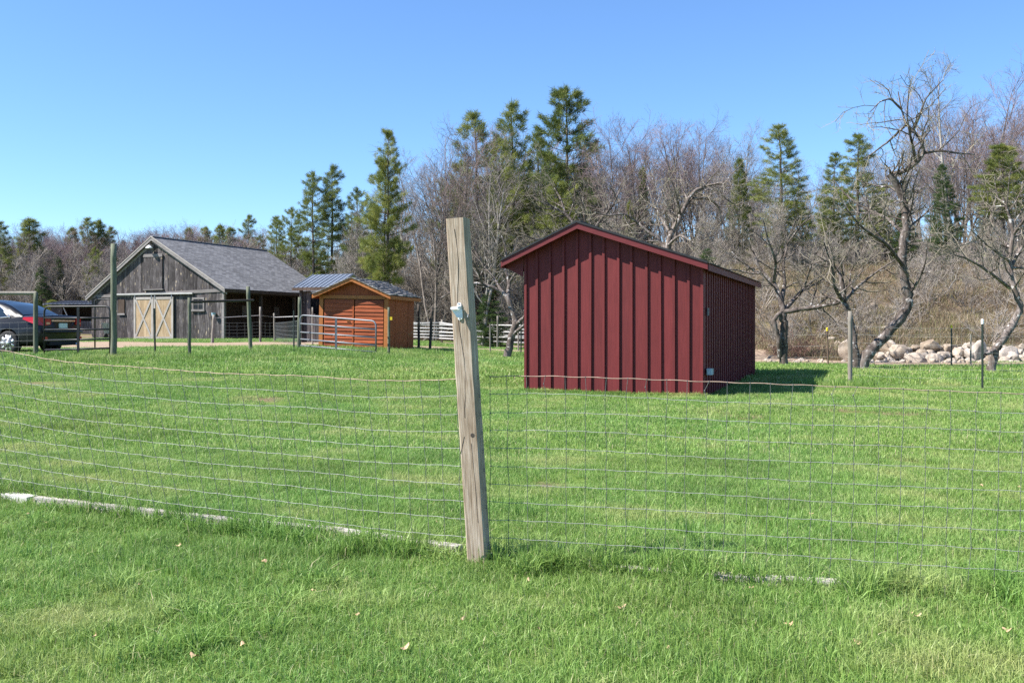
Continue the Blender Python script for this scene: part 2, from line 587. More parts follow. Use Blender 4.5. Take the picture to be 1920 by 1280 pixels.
def needlemat(name, a, b, c_):
    m, nt, p = newmat(name)
    n = noise(nt, .9, detail=3); n2 = noise(nt, 5, detail=2)
    f = math_(nt, 'ADD', math_(nt, 'MULTIPLY', n, .6), math_(nt, 'MULTIPLY', n2, .4))
    c = ramp(nt, f, [(.34, a), (.5, b), (.66, c_)])
    r = orand(nt)
    c = hsv(nt, c, math_(nt, 'MULTIPLY_ADD', r, .5, .8), 1.0, math_(nt, 'MULTIPLY_ADD', r, -.03, .515))
    nt.links.new(c, p.inputs['Base Color']); p.inputs['Roughness'].default_value = .6
    p.inputs['Specular IOR Level'].default_value = .2
    tr = nt.nodes.new('ShaderNodeBsdfTranslucent'); nt.links.new(c, tr.inputs[0])
    mx = nt.nodes.new('ShaderNodeMixShader'); mx.inputs[0].default_value = .3
    out = next(n for n in nt.nodes if n.type == 'OUTPUT_MATERIAL')
    nt.links.new(p.outputs[0], mx.inputs[1]); nt.links.new(tr.outputs[0], mx.inputs[2])
    nt.links.new(mx.outputs[0], out.inputs[0])
    return m


M['needle'] = needlemat('pine_needle', (.07, .105, .030), (.15, .185, .048), (.265, .27, .078))
M['needle2'] = needlemat('yellow_green_needle', (.085, .115, .028), (.17, .20, .045), (.28, .29, .075))
M['needle3'] = needlemat('dark_needle', (.028, .055, .020), (.055, .095, .028), (.10, .145, .038))

m, nt, p = newmat('boulder_stone'); M['stone'] = m
n1 = noise(nt, 2.2, detail=8, rough=.65); n2 = noise(nt, 14, detail=6)
c = ramp(nt, n1, [(.3, (.20, .15, .11)), (.5, (.345, .275, .205)), (.7, (.47, .405, .33))])
c = mixc(nt, math_(nt, 'MULTIPLY', n2, .35), c, (.26, .22, .19))
r = orand(nt)
c = hsv(nt, c, math_(nt, 'MULTIPLY_ADD', r, .5, .72), math_(nt, 'MULTIPLY_ADD', r, -.5, 1.15))
nt.links.new(c, p.inputs['Base Color']); p.inputs['Roughness'].default_value = .92
bump(nt, p, n2, .5, .03)

# car
m, nt, p = newmat('black_car_paint'); M['carpaint'] = m
n1 = noise(nt, 3, detail=5)
nt.links.new(ramp(nt, n1, [(.3, (.008, .009, .012)), (.7, (.014, .015, .019))]), p.inputs['Base Color'])
p.inputs['Roughness'].default_value = .3; p.inputs['Specular IOR Level'].default_value = .22
p.inputs['Coat Weight'].default_value = .12; p.inputs['Coat Roughness'].default_value = .04
m, nt, p = newmat('tinted_glass'); M['glass'] = m
n1 = noise(nt, 2, detail=3)
nt.links.new(ramp(nt, n1, [(.3, (.012, .018, .024)), (.7, (.02, .03, .038))]), p.inputs['Base Color'])
p.inputs['Roughness'].default_value = .05; p.inputs['Specular IOR Level'].default_value = .8
M['darkpane'] = plain('dark_window_pane', (.02, .022, .026), .3, 0, .3, 3, spec=.15)
M['tyre'] = plain('tyre_rubber', (.022, .022, .024), .8, 0, .2, 10)
M['rim'] = plain('alloy_rim', (.68, .69, .71), .3, .6, .05)
M['chrome'] = plain('chrome', (.75, .76, .78), .12, 1.0, .03)
M['redlens'] = plain('red_lens', (.42, .012, .016), .15, 0, .1, spec=.6)
M['amberlens'] = plain('amber_lens', (.70, .38, .22), .15, 0, .1, spec=.6)
M['plate'] = plain('number_plate', (.60, .66, .64), .5, 0, .08, 30)
M['leaf'] = plain('dead_leaf', (.50, .34, .21), .8, 0, .35, 14)

# ================================================================ THE SETTING
def grid_axis(segs):
    out = [segs[0][0]]
    for a, b, n in segs:
        out += list(np.linspace(a, b, n + 1)[1:])
    return np.array(out)


gx = grid_axis([(-260, -60, 20), (-60, -20, 40), (-20, 20, 160), (20, 60, 50), (60, 260, 20)])
gy = grid_axis([(-40, 0, 14), (0, 12, 60), (12, 60, 150), (60, 130, 40), (130, 420, 30)])
X, Y = np.meshgrid(gx, gy)
Z = H(X, Y)
g = MB()
nx, ny = len(gx), len(gy)
idx = np.arange(nx * ny).reshape(ny, nx)
g.add(np.stack([X.ravel(), Y.ravel(), Z.ravel()], 1), None,
      np.stack([idx[:-1, :-1].ravel(), idx[:-1, 1:].ravel(), idx[1:, 1:].ravel(), idx[1:, :-1].ravel()], 1))
ground = g.obj('ground', M['turf'], None, True)
tag(ground, 'green grass paddock rising to brown woodland litter behind', 'ground', kind='structure')


def litter(x, y):
    """how far the turf gives way to dead leaves and dry grass"""
    back = ss(55, 60, y + ss(-4, 2, x) * 3)
    bank = ss(28.4, 30.5, y) * ss(3, 6, x)
    return np.maximum(back, bank)


# worn and dried-out spots in the turf
WORN = [(1330, 772, .9, .5), (1400, 782, .5, .3), (1568, 768, .5, .3), (1700, 775, .8, .35), (440, 655, 1.8, .8), (350, 668, 1.2, .5), (690, 671, 1.0, .6), (150, 672, 1.6, .6), (480, 748, .9, .5), (1660, 858, .5, .3), (1030, 910, .35, .25), (60, 720, .8, .5), (930, 700, .9, .6), (1270, 668, 1.0, 1.0), (540, 672, 1.2, .5)]
WORN = [(gpt(u, v), a, b_) for u, v, a, b_ in WORN]


def worn(x, y):
    w = np.zeros(np.shape(x))
    for q, a, b_ in WORN:
        w = np.maximum(w, np.exp(-((x - q.x) / a) ** 2 - ((y - q.y) / (b_ * 1.6)) ** 2))
    return w


at = ground.data.attributes.new('litter', 'FLOAT', 'POINT')
at.data.foreach_set('value', np.maximum(litter(X, Y), worn(X, Y) * .62).ravel().astype(np.float32))


def strip(name, pts, widths, label, seed):
    """a dirt track laid 6 mm or more over the ground, with ragged edges"""
    r = np.random.default_rng(seed)
    pts = np.array(pts, float)
    d = np.concatenate([[0], np.cumsum(np.linalg.norm(np.diff(pts, axis=0), axis=1))])
    n = int(d[-1] / .5)
    s = np.linspace(0, d[-1], n)
    c = np.stack([np.interp(s, d, pts[:, 0]), np.interp(s, d, pts[:, 1])], 1)
    k = np.ones(9) / 9
    for a in (0, 1):
        e = np.concatenate([np.full(4, c[0, a]), c[:, a], np.full(4, c[-1, a])])
        c[:, a] = np.convolve(e, k, 'valid')
    t = np.gradient(c, axis=0); t /= np.linalg.norm(t, axis=1)[:, None]
    nrm = np.stack([-t[:, 1], t[:, 0]], 1)
    w = np.interp(s, d, widths)
    cols = 9
    V = []
    for j in range(cols):
        f = j / (cols - 1) * 2 - 1
        jit = (r.normal(0, .22, n) if j in (0, cols - 1) else 0)
        q = c + nrm * ((w * .5 * f + jit)[:, None])
        V.append(np.stack([q[:, 0], q[:, 1], H(q[:, 0], q[:, 1]) + .022 - .018 * abs(f)], 1))
    V = np.stack(V, 1)
    ii = np.arange(n * cols).reshape(n, cols)
    b = MB()
    b.add(V.reshape(-1, 3), None, np.stack([ii[:-1, :-1].ravel(), ii[1:, :-1].ravel(), ii[1:, 1:].ravel(), ii[:-1, 1:].ravel()], 1)[:, ::-1])
    o = b.obj(name, M['dirt'], None, True)
    return tag(o, label, 'track', kind='structure'), c, w


track1, tc1, tw1 = strip('dirt_drive', [(-48, 36), (-26, 37.5), (-14, 38), (-7, 40.5), (-2, 41), (2.5, 40.5)], [16, 16, 14, 8, 5, 4.4], 'tan dirt drive crossing in front of the weathered barn', 1)
track2, tc2, tw2 = strip('dirt_track', [(-9, 53), (1, 51.5), (4.6, 46), (5.5, 38), (7.5, 30.5), (11, 27.0), (18, 26.4), (34, 26.0)], [4.5, 4.5, 3.4, 3.2, 2.9, 3.0, 2.9, 2.9], 'pale dirt track running below the heap of boulders', 2)


def on_track(x, y, m=0.0):
    x = np.asarray(x, float); y = np.asarray(y, float)
    hit = np.zeros(x.shape, bool)
    for c, w in ((tc1, tw1), (tc2, tw2)):
        for k in range(0, len(c), 2):
            hit |= (x - c[k, 0]) ** 2 + (y - c[k, 1]) ** 2 < (w[k] / 2 + m) ** 2
    return hit


# ================================================================ RED SHED
RA = math.radians(20.5)
shed = thing('red_shed', (0.22, 17.02, .072), -RA, 'dark red board and batten shed with low gabled roof standing in the paddock', 'shed')
shed.scale = (1, 1, 1.025)
SW, SL, RX = 3.07, 7.0, 1.0


def shed_top(x):
    return 2.85 - (.437 * (RX - x) if x < RX else .327 * (x - RX))


nb = 13
bw = SW / nb
for i in range(nb):                                     # front boards, one by one
    x0, x1 = i * bw + .002, (i + 1) * bw - .002
    b = MB()
    zt = lambda x: shed_top(x) - .09
    xs = [x0] + ([RX] if x0 < RX < x1 else []) + [x1]
    b.extr([(x0, 0, -.02), (x1, 0, -.02)] + [(x, 0, zt(x)) for x in reversed(xs)], (0, .022, 0))
    b.obj('board', M['red'], shed)
for i in range(nb + 1):                                 # battens over the joints
    xc = min(max(i * bw, .022), SW - .022) + (0 if i in (0, nb) else random.uniform(-.012, .012))
    z = shed_top(xc) - .105
    l = random.uniform(-.006, .006)
    b = MB()
    b.hexa([(xc - .021 + l, -.032, -.035), (xc + .021 + l, -.032, -.035), (xc + .021 + l, -.001, -.035), (xc - .021 + l, -.001, -.035),
            (xc - .021, -.032, z), (xc + .021, -.032, z), (xc + .021, -.001, z), (xc - .021, -.001, z)])
    b.obj('batten', M['red'], shed)
ns = 28
sw = SL / ns
zr = shed_top(SW) - .10
for i in range(ns):                                     # right-hand wall
    MB().box(SW - .022, SW, .024 + i * sw * .994, (i + 1) * sw - .002, -.02, zr).obj('board', M['red'], shed)
    if i:
        MB().box(SW + .001, SW + .018, i * sw - .021, i * sw + .021, -.03, zr - .01).obj('batten', M['red'], shed)
MB().box(0, .022, .024, SL, -.02, shed_top(0) - .1).obj('left_wall', M['red'], shed)
b = MB()
b.extr([(.024, SL, -.02), (SW - .024, SL, -.02), (SW - .024, SL, zr), (RX, SL, 2.74), (.024, SL, shed_top(0) - .1)], (0, .022, 0))
b.obj('back_wall', M['red'], shed)
# roof: deck, shingle courses, fascias
OV = .20
xl, xr = -.36, SW + .10
for nm, xa, xb in (('left', RX, xl), ('right', RX, xr)):
    b = MB()
    za, zb = shed_top(xa) - .03, shed_top(xb) - .03
    b.extr([(xa, -OV + .02, za - .05), (xb, -OV + .02, zb - .05), (xb, -OV + .02, zb), (xa, -OV + .02, za)], (0, SL + 2 * OV - .04, 0))
    deck = b.obj('roof', M['redtrim'], shed)
    L = math.hypot(xb - xa, zb - za)
    nc = int(L / .14)
    for k in range(nc):                                 # overlapping courses
        f0, f1 = k / nc, (k + 1.25) / nc
        if k == nc - 1: f1 = 1.02
        p0x, p1x = lerp(xa, xb, f0), lerp(xa, xb, f1)
        c = MB()
        c.extr([(p0x, -OV - .02, lerp(za, zb, f0) + .003), (p1x, -OV - .02, lerp(za, zb, f1) + .006), (p1x, -OV - .02, lerp(za, zb, f1) + .016), (p0x, -OV - .02, lerp(za, zb, f0) + .008)], (0, SL + 2 * OV + .04, 0))
        c.obj('shingle_course', M['darkshingle'], deck)
    f = MB()
    f.extr([(xa, -OV - .012, za - .10), (xb, -OV - .012, zb - .10), (xb, -OV - .012, zb - .002), (xa, -OV - .012, za - .002)], (0, .026, 0))
    f.obj('rake_board', M['redtrim'], shed)
    f = MB()
    f.extr([(xa, -OV - .03, za - .001), (xb, -OV - .03, zb - .001), (xb, -OV - .03, zb + .030), (xa, -OV - .03, za + .030)], (0, .014, 0))
    f.obj('drip_edge', M['darkmetal'], shed)
    e = MB()
    xx = xb + (.012 if xb > xa else -.012)
    e.box(min(xb, xx), max(xb, xx), -OV + .02, SL + OV, zb - .115, zb - .004)
    e.obj('eave_board', M['redtrim'], shed)
b = MB()
b.box(RX - .07, RX + .07, -OV - .03, SL + OV + .03, 2.832, 2.846)
b.obj('ridge_cap', M['darkshingle'], shed)
b = MB()                                                # boxed end under the short left eave
b.extr([(-.34, -.02, shed_top(-.34) - .10), (-.34, -.02, shed_top(-.34) - .14), (-.03, -.02, shed_top(-.34) - .30), (-.005, -.02, shed_top(0) - .1)], (0, .02, 0))
b.obj('eave_return', M['redtrim'], shed)
MB().box(SW + .027, SW + .05, .19, .24, 1.30, 1.42).obj('hinge', M['steel'], shed)
MB().cham(SW + .027, SW + .12, .10, .26, .36, .46, .012).obj('outlet_box', M['bluebox'], shed)

# ================================================================ ORANGE SHED
OA = math.radians(12)
oz = .44
osh = thing('garden_shed', (-6.57, 33.51, oz), -OA, 'small orange stained shed with lapped doors and grey shake roof', 'shed')
osh.rotation_euler = (0, math.radians(1.1), -OA)
OWd, OL, ORx = 2.46, 2.8, 1.23
oro = lambda x: 2.5 - .42 * abs(x - ORx)
back = MB()
back.extr([(.02, .05, -.05), (OWd - .02, .05, -.05), (OWd - .02, .05, oro(OWd) - .08), (ORx, .05, 2.40), (.02, .05, oro(0) - .08)], (0, .02, 0))
back.obj('front_frame', M['darkwood'], osh)
for x0 in (0, OWd - .14):
    MB().box(x0, x0 + .14, -.012, .045, -.05, oro(x0 + .07) - .1).obj('corner_board', M['orangetrim'], osh)
rows = 13
for x0, x1 in ((.190, 1.205), (1.285, OWd - .165)):
    d = MB(); d.box(x0, x1, .018, .045, .02, 1.74)
    door = d.obj('door', M['orange'], osh)
    for k in range(rows):
        z0 = .03 + k * 1.70 / rows
        z1 = z0 + 1.70 / rows + .012
        c = MB()
        j = random.uniform(-.004, .004)
        c.hexa([(x0, -.022 + j, z0), (x1, -.022 + j, z0), (x1, .017, z0), (x0, .017, z0), (x0, .002, z1 - .004), (x1, .002, z1 - .004), (x1, .017, z1 - .004), (x0, .017, z1 - .004)])
        c.obj('lap_board', M['orange'], door)
    if x0 < 1:
        h = MB(); h.bar((.99, -.035, 1.03), (1.12, -.035, 1.02), .02, .025)
        h.obj('handle', M['orangetrim'], door)
        mk = MB()                                       # worn-off white lettering, no longer legible
        r = np.random.default_rng(5)
        for zz, xs in ((.53, [(.42, .47), (.52, .58), (.66, .70), (.73, .74), (.76, .80), (.83, .86), (.88, .94)]), (.335, [(.40, .45), (.49, .53), (.80, .84), (.87, .93)])):
            for xa, xb in xs:
                z_ = zz + r.uniform(-.01, .01)
                mk.bar((xa, -.0245, z_), (xb, -.0245, z_ + r.uniform(-.012, .012)), .003, .010)
                if r.random() < .5: mk.bar((xa, -.0245, z_ - .02), (lerp(xa, xb, .4), -.0245, z_ + .02), .003, .008)
        tag(mk.obj('faded_lettering', M['whiterail'], door), kind='stuff')
MB().box(1.207, 1.253, -.026, .016, .02, 1.74).obj('astragal', M['orangev'], osh)
MB().box(.10, OWd - .10, -.030, .045, 1.765, 1.885).obj('header_board', M['orangetrim'], osh)
MB().box(1.13, 1.34, -.048, -.031, 1.775, 1.875).obj('header_block', M['orangetrim'], osh)
gb = 15
for i in range(gb):
    x0 = .14 + i * (OWd - .28) / gb; x1 = x0 + (OWd - .28) / gb - .006
    xs = [x0] + ([ORx] if x0 < ORx < x1 else []) + [x1]
    zt = lambda x: oro(x) - .10
    if zt(x0) < 1.9 and zt(x1) < 1.9: continue
    b = MB(); b.extr([(x0, .012, 1.886), (x1, .012, 1.886)] + [(x, .012, max(zt(x), 1.888)) for x in reversed(xs)], (0, .03, 0))
    b.obj('gable_board', M['orangev'], osh)
for i in range(4):
    y0 = .05 + i * (OL - .05) / 4; y1 = y0 + (OL - .05) / 4 - .012
    MB().box(OWd - .02, OWd + (.006 if i % 2 else 0), y0, y1, -.05, oro(OWd) - .09).obj('side_panel', M['orangev'], osh)
MB().box(0, .02, .05, OL, -.05, oro(0) - .09).obj('side_wall', M['orangev'], osh)
b = MB(); b.extr([(.02, OL, -.05), (OWd - .02, OL, -.05), (OWd - .02, OL, oro(OWd) - .09), (ORx, OL, 2.4), (.02, OL, oro(0) - .09)], (0, .02, 0))
b.obj('back_wall', M['orangev'], osh)
oxl, oxr = -.16, OWd + .16
for xb in (oxl, oxr):
    zb = oro(xb)
    b = MB(); b.extr([(ORx, -.24, 2.5 - .085), (xb, -.24, zb - .085), (xb, -.24, zb - .035), (ORx, -.24, 2.5 - .035)], (0, OL + .48, 0))
    deck = b.obj('roof', M['orangetrim'], osh)
    f = MB(); f.extr([(ORx, -.268, 2.5 - .15), (xb, -.268, zb - .15), (xb, -.268, zb - .03), (ORx, -.268, 2.5 - .03)], (0, .026, 0))
    f.obj('rake_board', M['orangetrim'], osh)
    e = MB(); s_ = 1 if xb > ORx else -1
    e.box(*sorted((xb, xb + .014 * s_)), -.24, OL + .24, zb - .15, zb - .04); e.obj('eave_board', M['orangetrim'], osh)
    L = math.hypot(xb - ORx, zb - 2.5)
    nc = 9
    r = np.random.default_rng(11 + int(xb > 0))
    for k in range(nc):                                 # split shakes, course by course
        y = -.30
        while y < OL + .28:
            wv = r.uniform(.14, .30) if xb > 0 else .5
            y1 = min(y + wv, OL + .30)
            f0 = max((k - .25) / nc, 0); f1 = (k + 1) / nc + r.uniform(-.006, .010)
            th = r.uniform(.03, .06); li = r.uniform(0, .016)
            xa_, xb_ = lerp(ORx, xb, f0), lerp(ORx, xb, f1)
            za_, zb_ = lerp(2.5, zb, f0) - .03, lerp(2.5, zb, f1) - .03 + .012 + li
            c = MB(); c.extr([(xa_, y, za_), (xb_, y, zb_), (xb_, y, zb_ + th), (xa_, y, za_ + .012)], (0, y1 - y - .006, 0))
            c.obj('shake', M['shake'], deck)
            y = y1
b = MB(); b.extr([(ORx - .13, -.272, 2.5 - .05 - .0546), (ORx, -.272, 2.5 - .17), (ORx + .13, -.272, 2.5 - .05 - .0546), (ORx, -.272, 2.5 - .015)], (0, .003, 0))
b.obj('apex_block', M['orangetrim'], osh)

# ================================================================ BARN
BA = math.radians(21.5)
bz = .50
barn = thing('barn', (-25.37, 59.56, bz), -BA, 'weathered grey barn with pale sliding doors and long shingled roof', 'barn')
BW, BL, BX = 9.7, 10.7, 4.7
bro = lambda x: 6.06 - (.70 * (BX - x) if x < BX else .598 * (x - BX))
trimz = lambda x: lerp(2.56, 2.82, x / BW)
r = np.random.default_rng(21)
x = 0.0
while x < BW - .05:                                     # vertical siding above and below the trim line
    w = min(r.uniform(.19, .30), BW - x)
    x1 = x + w - .008
    b = MB(); yy = r.uniform(-.012, .006)
    b.extr([(x, yy, .02 + r.uniform(0, .06)), (x1, yy, .02 + r.uniform(0, .06)), (x1, yy, trimz(x1) - .06), (x, yy, trimz(x) - .06)], (0, .03, 0))
    b.obj('board', M['barnwood'], barn)
    xs = [x] + ([BX] if x < BX < x1 else []) + [x1]
    if bro(x) - .25 > trimz(x) + .1 or bro(x1) - .25 > trimz(x1) + .1:
        b = MB()
        b.extr([(x, yy, trimz(x) + .08), (x1, yy, trimz(x1) + .08)] + [(q, yy, max(bro(q) - .22, trimz(q) + .085)) for q in reversed(xs)], (0, .03, 0))
        b.obj('board', M['barnwood'], barn)
    x += w
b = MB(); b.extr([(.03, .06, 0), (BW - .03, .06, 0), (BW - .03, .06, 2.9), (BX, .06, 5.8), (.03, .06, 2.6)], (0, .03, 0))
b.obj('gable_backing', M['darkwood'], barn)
b = MB(); b.extr([(-.05, -.05, trimz(0) - .06), (BW + .03, -.05, trimz(BW) - .06), (BW + .03, -.05, trimz(BW) + .12), (-.05, -.05, trimz(0) + .12)], (0, .035, 0))
b.obj('belt_board', M['barntrim'], barn)
MB().box(BW - .14, BW + .012, -.03, .10, 0, 2.75).obj('corner_board', M['barntrim'], barn)
MB().box(0, .03, .09, BL, 0, 2.5).obj('left_wall', M['barnwood'], barn)
b = MB(); b.extr([(.03, BL, 0), (BW - .03, BL, 0), (BW - .03, BL, 2.9), (BX, BL, 5.8), (.03, BL, 2.6)], (0, .03, 0))
b.obj('back_wall', M['darkwood'], barn)
# open right side: posts, beam, plank wall set back inside
for yp in (.18, 3.6, 7.1, BL - .2):
    MB().box(BW - .18, BW - .02, yp - .08, yp + .08, 0, 2.75).obj('post', M['darkwood'], barn)
MB().box(BW - .2, BW, .1, BL, 2.68, 2.86).obj('beam', M['darkwood'], barn)
y = .1
while y < BL - .1:
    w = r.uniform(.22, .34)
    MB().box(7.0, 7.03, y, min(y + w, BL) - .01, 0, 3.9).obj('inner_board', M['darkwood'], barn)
    y += w
for y0 in (5.2, 8.6):
    MB().box(7.031, 7.06, y0, y0 + .55, 1.35, 2.1).obj('inner_window', M['barntrim'], barn)
# roof
for xb in (-.27, BW + .22):
    zb = bro(xb)
    b = MB(); b.extr([(BX, -.2, 6.06 - .10), (xb, -.2, zb - .10), (xb, -.2, zb), (BX, -.2, 6.06)], (0, BL + .5, 0))
    deck = b.obj('roof', M['shingle'], barn)
    f = MB(); f.extr([(BX, -.23, 6.06 - .24), (xb, -.23, zb - .24), (xb, -.23, zb - .012), (BX, -.23, 6.06 - .012)], (0, .028, 0))
    f.obj('rake_board', M['barntrim'], barn)
    f = MB(); f.extr([(BX, -.25, 6.06 - .05), (xb, -.25, zb - .05), (xb, -.25, zb + .02), (BX, -.25, 6.06 + .02)], (0, .018, 0))
    f.obj('drip_edge', M['doorbrace'], barn)
    s_ = 1 if xb > BX else -1
    MB().box(*sorted((xb, xb + .02 * s_)), -.2, BL + .28, zb - .2, zb - .02).obj('eave_board', M['darkwood'], barn)
    f = MB(); f.extr([(BX, -.02, 6.06 - .42), (xb, -.02, zb - .34), (xb, -.02, zb - .15), (BX, -.02, 6.06 - .20)], (0, .016, 0))
    f.obj('frieze_board', M['barntrim'], barn)
MB().box(BX - .1, BX + .1, -.2, BL + .3, 6.045, 6.075).obj('ridge_cap', M['whiterail'], barn)
# sliding doors with crossed braces
for x0, x1 in ((3.31, 4.74), (4.78, 6.2)):
    z0, z1 = .06, 2.52
    d = MB(); d.box(x0, x1, -.075, -.055, z0, z1); door = d.obj('door', M['doorwood'], barn)
    n = 6
    for k in range(n):
        MB().box(x0 + k * (x1 - x0) / n + .003, x0 + (k + 1) * (x1 - x0) / n - .003, -.095, -.076, z0, z1).obj('board', M['doorwood'], door)
    for q in (x0, x1 - .13):
        MB().box(q, q + .13, -.118, -.096, z0, z1).obj('stile', M['doorbrace'], door)
    for zz in (z0, z1 - .14):
        MB().box(x0 + .131, x1 - .131, -.117, -.096, zz, zz + .14).obj('rail', M['doorbrace'], door)
    b = MB(); b.bar((x0 + .15, -.110, z0 + .16), (x1 - .15, -.110, z1 - .16), .024, .11, (1, 0, 0)); b.obj('brace', M['doorbrace'], door)
    b = MB(); b.bar((x1 - .15, -.1085, z0 + .16), (x0 + .15, -.1085, z1 - .16), .020, .11, (1, 0, 0)); b.obj('brace', M['doorbrace'], door)
    for q in (x0 + .1, x1 - .1):
        MB().box(q - .03, q + .03, -.135, -.119, z1 - .1, z1 + .2).obj('hanger', M['steel'], door)
MB().box(1.7, 7.6, -.16, -.052, 2.66, 2.745).obj('door_track', M['whiterail'], barn)
# loft door
d = MB(); d.box(4.02, 5.38, -.06, -.02, 3.0, 5.0); door = d.obj('loft_door', M['barnwood'], barn)
for k in range(6):
    MB().box(4.02 + k * .2267 + .003, 4.02 + (k + 1) * .2267 - .003, -.082, -.061, 3.0, 4.98 + .01 * (k % 3)).obj('board', M['barnwood'], door)
MB().box(4.0, 5.4, -.105, -.083, 4.86, 5.04).obj('top_rail', M['barntrim'], door)
MB().box(4.05, 5.48, -.16, -.02, 2.93, 2.985).obj('sill', M['barntrim'], door)
# lamp below the apex
lp = MB(); lp.lathe([(.02, .12), (.07, .10), (.19, -.02), (.20, -.06), (.12, -.05), (.02, .02)], 14, (4.62, -.3, 5.42)); lo = lp.obj('lamp', M['whiteplastic'], barn)
b = MB(); b.tube([(4.62, .0, 5.62), (4.62, -.2, 5.66), (4.62, -.3, 5.55)], .025, 6); b.obj('lamp_arm', M['darkmetal'], lo)
# window with four panes
b = MB(); b.box(7.5, 8.36, -.06, -.016, 2.36, 2.46); wf = b.obj('window', M['barntrim'], barn)
MB().box(7.5, 7.6, -.055, -.016, 1.78, 2.359).obj('frame_side', M['barntrim'], wf)
MB().box(8.26, 8.36, -.055, -.016, 1.78, 2.359).obj('frame_side', M['barntrim'], wf)
MB().box(7.46, 8.4, -.10, -.016, 1.66, 1.779).obj('sill', M['barntrim'], wf)
for i in range(2):
    for j in range(2):
        MB().box(7.61 + i * .33, 7.61 + i * .33 + .31, -.03, -.017, 1.79 + j * .285, 1.79 + j * .285 + .27).obj('pane', M['darkpane'], wf)
for zz in (2.065,):
    MB().box(7.61, 8.25, -.042, -.031, zz - .012, zz + .012).obj('muntin', M['barntrim'], wf)
MB().box(7.918, 7.942, -.045, -.031, 1.79, 2.35).obj('muntin', M['barntrim'], wf)
MB().box(2.1, 2.55, -.06, -.016, 1.55, 2.4).obj('shutter', M['darkwood'], barn)
MB().box(2.05, 2.6, -.09, -.061, 1.48, 1.58).obj('shutter_sill', M['barntrim'], barn)
b = MB(); b.lathe([(.02, 0), (.10, .0), (.13, .18), (.12, .18), (.09, .02)], 10, (9.1, -.16, 1.4))
tag(b.obj('bucket', M['bluebox']), 'small blue grey bucket hanging on the barn corner', 'bucket')
bk = bpy.data.objects['bucket']; bk.location = barn.location; bk.rotation_euler = barn.rotation_euler

# ================================================================ metal-roofed lean-to beside the barn
lt = thing('lean_to', (-9.1, 45.0, .53), -BA, 'dark plank lean-to with blue grey ribbed metal roof behind the orange shed', 'shed')
LW = 2.15
zr_, ze_ = 3.10, 2.46
b = MB(); b.extr([(0, 0, zr_ - .05), (0, -1.6, ze_ - .05), (0, -1.6, ze_), (0, 0, zr_)], (LW, 0, 0)); deck = b.obj('roof', M['metalroof'], lt)
for k in range(10):
    xk = .06 + k * (LW - .1) / 9
    b = MB(); b.bar((xk, .0, zr_ + .012), (xk, -1.62, ze_ + .010), .035, .03); b.obj('rib', M['metalroof'], deck)
b = MB(); b.extr([(0, .01, zr_ - .05), (0, .9, 2.7), (0, .9, 2.75), (0, .01, zr_)], (LW, 0, 0)); b.obj('roof', M['metalroof'], lt)
MB().box(0, LW, -1.63, -1.602, ze_ - .14, ze_ - .01).obj('eave_board', M['darkwood'], lt)
for k in range(7):
    x0 = .2 + k * .25
    hi_ = 2.3 if (k < 2 or k > 5) else 1.25
    MB().box(x0, x0 + .232, -1.22, -1.19, -.1, hi_ + .02 * (k % 3)).obj('board', M['barnwood'], lt)
MB().box(.2, .24, -1.18, .7, -.1, 2.3).obj('side_wall', M['barnwood'], lt)
MB().box(LW - .24, LW - .2, -1.18, .7, -.1, 2.3).obj('side_wall', M['darkwood'], lt)
MB().box(.25, LW - .25, .67, .7, -.1, 2.3).obj('back_wall', M['darkwood'], lt)
MB().box(.2, .32, -1.36, -1.24, -.1, 2.52).obj('post', M['barnwood'], lt)

# ================================================================ run-in shelter beyond the barn
sr = thing('run_in_shelter', (-33.2, 70.5, .55), math.radians(-4), 'low brown open-fronted shelter with dark ribbed roof beyond the barn', 'shelter')
b = MB(); b.extr([(0, -.5, 2.32), (0, 2.6, 2.62), (0, 2.6, 2.68), (0, -.5, 2.38)], (7, 0, 0)); dk = b.obj('roof', M['darkmetalroof'], sr)
for k in range(24):
    b = MB(); b.bar((.05 + k * .3, -.51, 2.392), (.05 + k * .3, 2.6, 2.692), .05, .03); b.obj('rib', M['darkmetalroof'], dk)
b = MB(); b.bar((-.02, -.52, 2.33), (-.02, 2.6, 2.63), .04, .12); b.obj('rake_board', M['whiterail'], sr)
MB().box(.25, .32, 0, 2.5, -.2, 2.3).obj('side_wall', M['darkwood'], sr)
for k in range(8):
    MB().box(.32 + k * .78, .32 + (k + 1) * .78 - .01, 0, .04, -.2, 1.15 if k else 2.28).obj('board', M['barnwood'], sr)
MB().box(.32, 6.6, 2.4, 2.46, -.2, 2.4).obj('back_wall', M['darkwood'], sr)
b = MB(); b.bar((1.15, -.06, 2.3), (1.65, -.06, 1.2), .05, .09, (0, 1, 0)); b.obj('strut', M['whiterail'], sr)

# ================================================================ NEAR CORNER POST AND WIRE
PB = gpt(899, 1058)
post = thing('corner_post', (PB.x, PB.y, PB.z), 0, 'weathered square timber post leaning left where the two wire panels meet', 'post')
yaw = math.radians(-15)
lean = Matrix.Rotation(math.radians(-3.6), 4, 'Y')
post.rotation_euler = (lean @ Matrix.Rotation(yaw, 4, 'Z')).to_euler()
b = MB()
hw = .049
zs = np.linspace(-.25, 1.755, 24)
r = np.random.default_rng(2)
V = []
for z in zs:
    o = r.normal(0, .0006, 2); c = .006
    for qx, qy in ((-hw + c, -hw), (hw - c, -hw), (hw, -hw + c), (hw, hw - c), (hw - c, hw), (-hw + c, hw), (-hw, hw - c), (-hw, -hw + c)):
        V.append((qx + o[0], qy + o[1], z))
n = 8
q = [[i * n + a, i * n + (a + 1) % n, (i + 1) * n + (a + 1) % n, (i + 1) * n + a] for i in range(len(zs) - 1) for a in range(n)]
k = (len(zs) - 1) * n
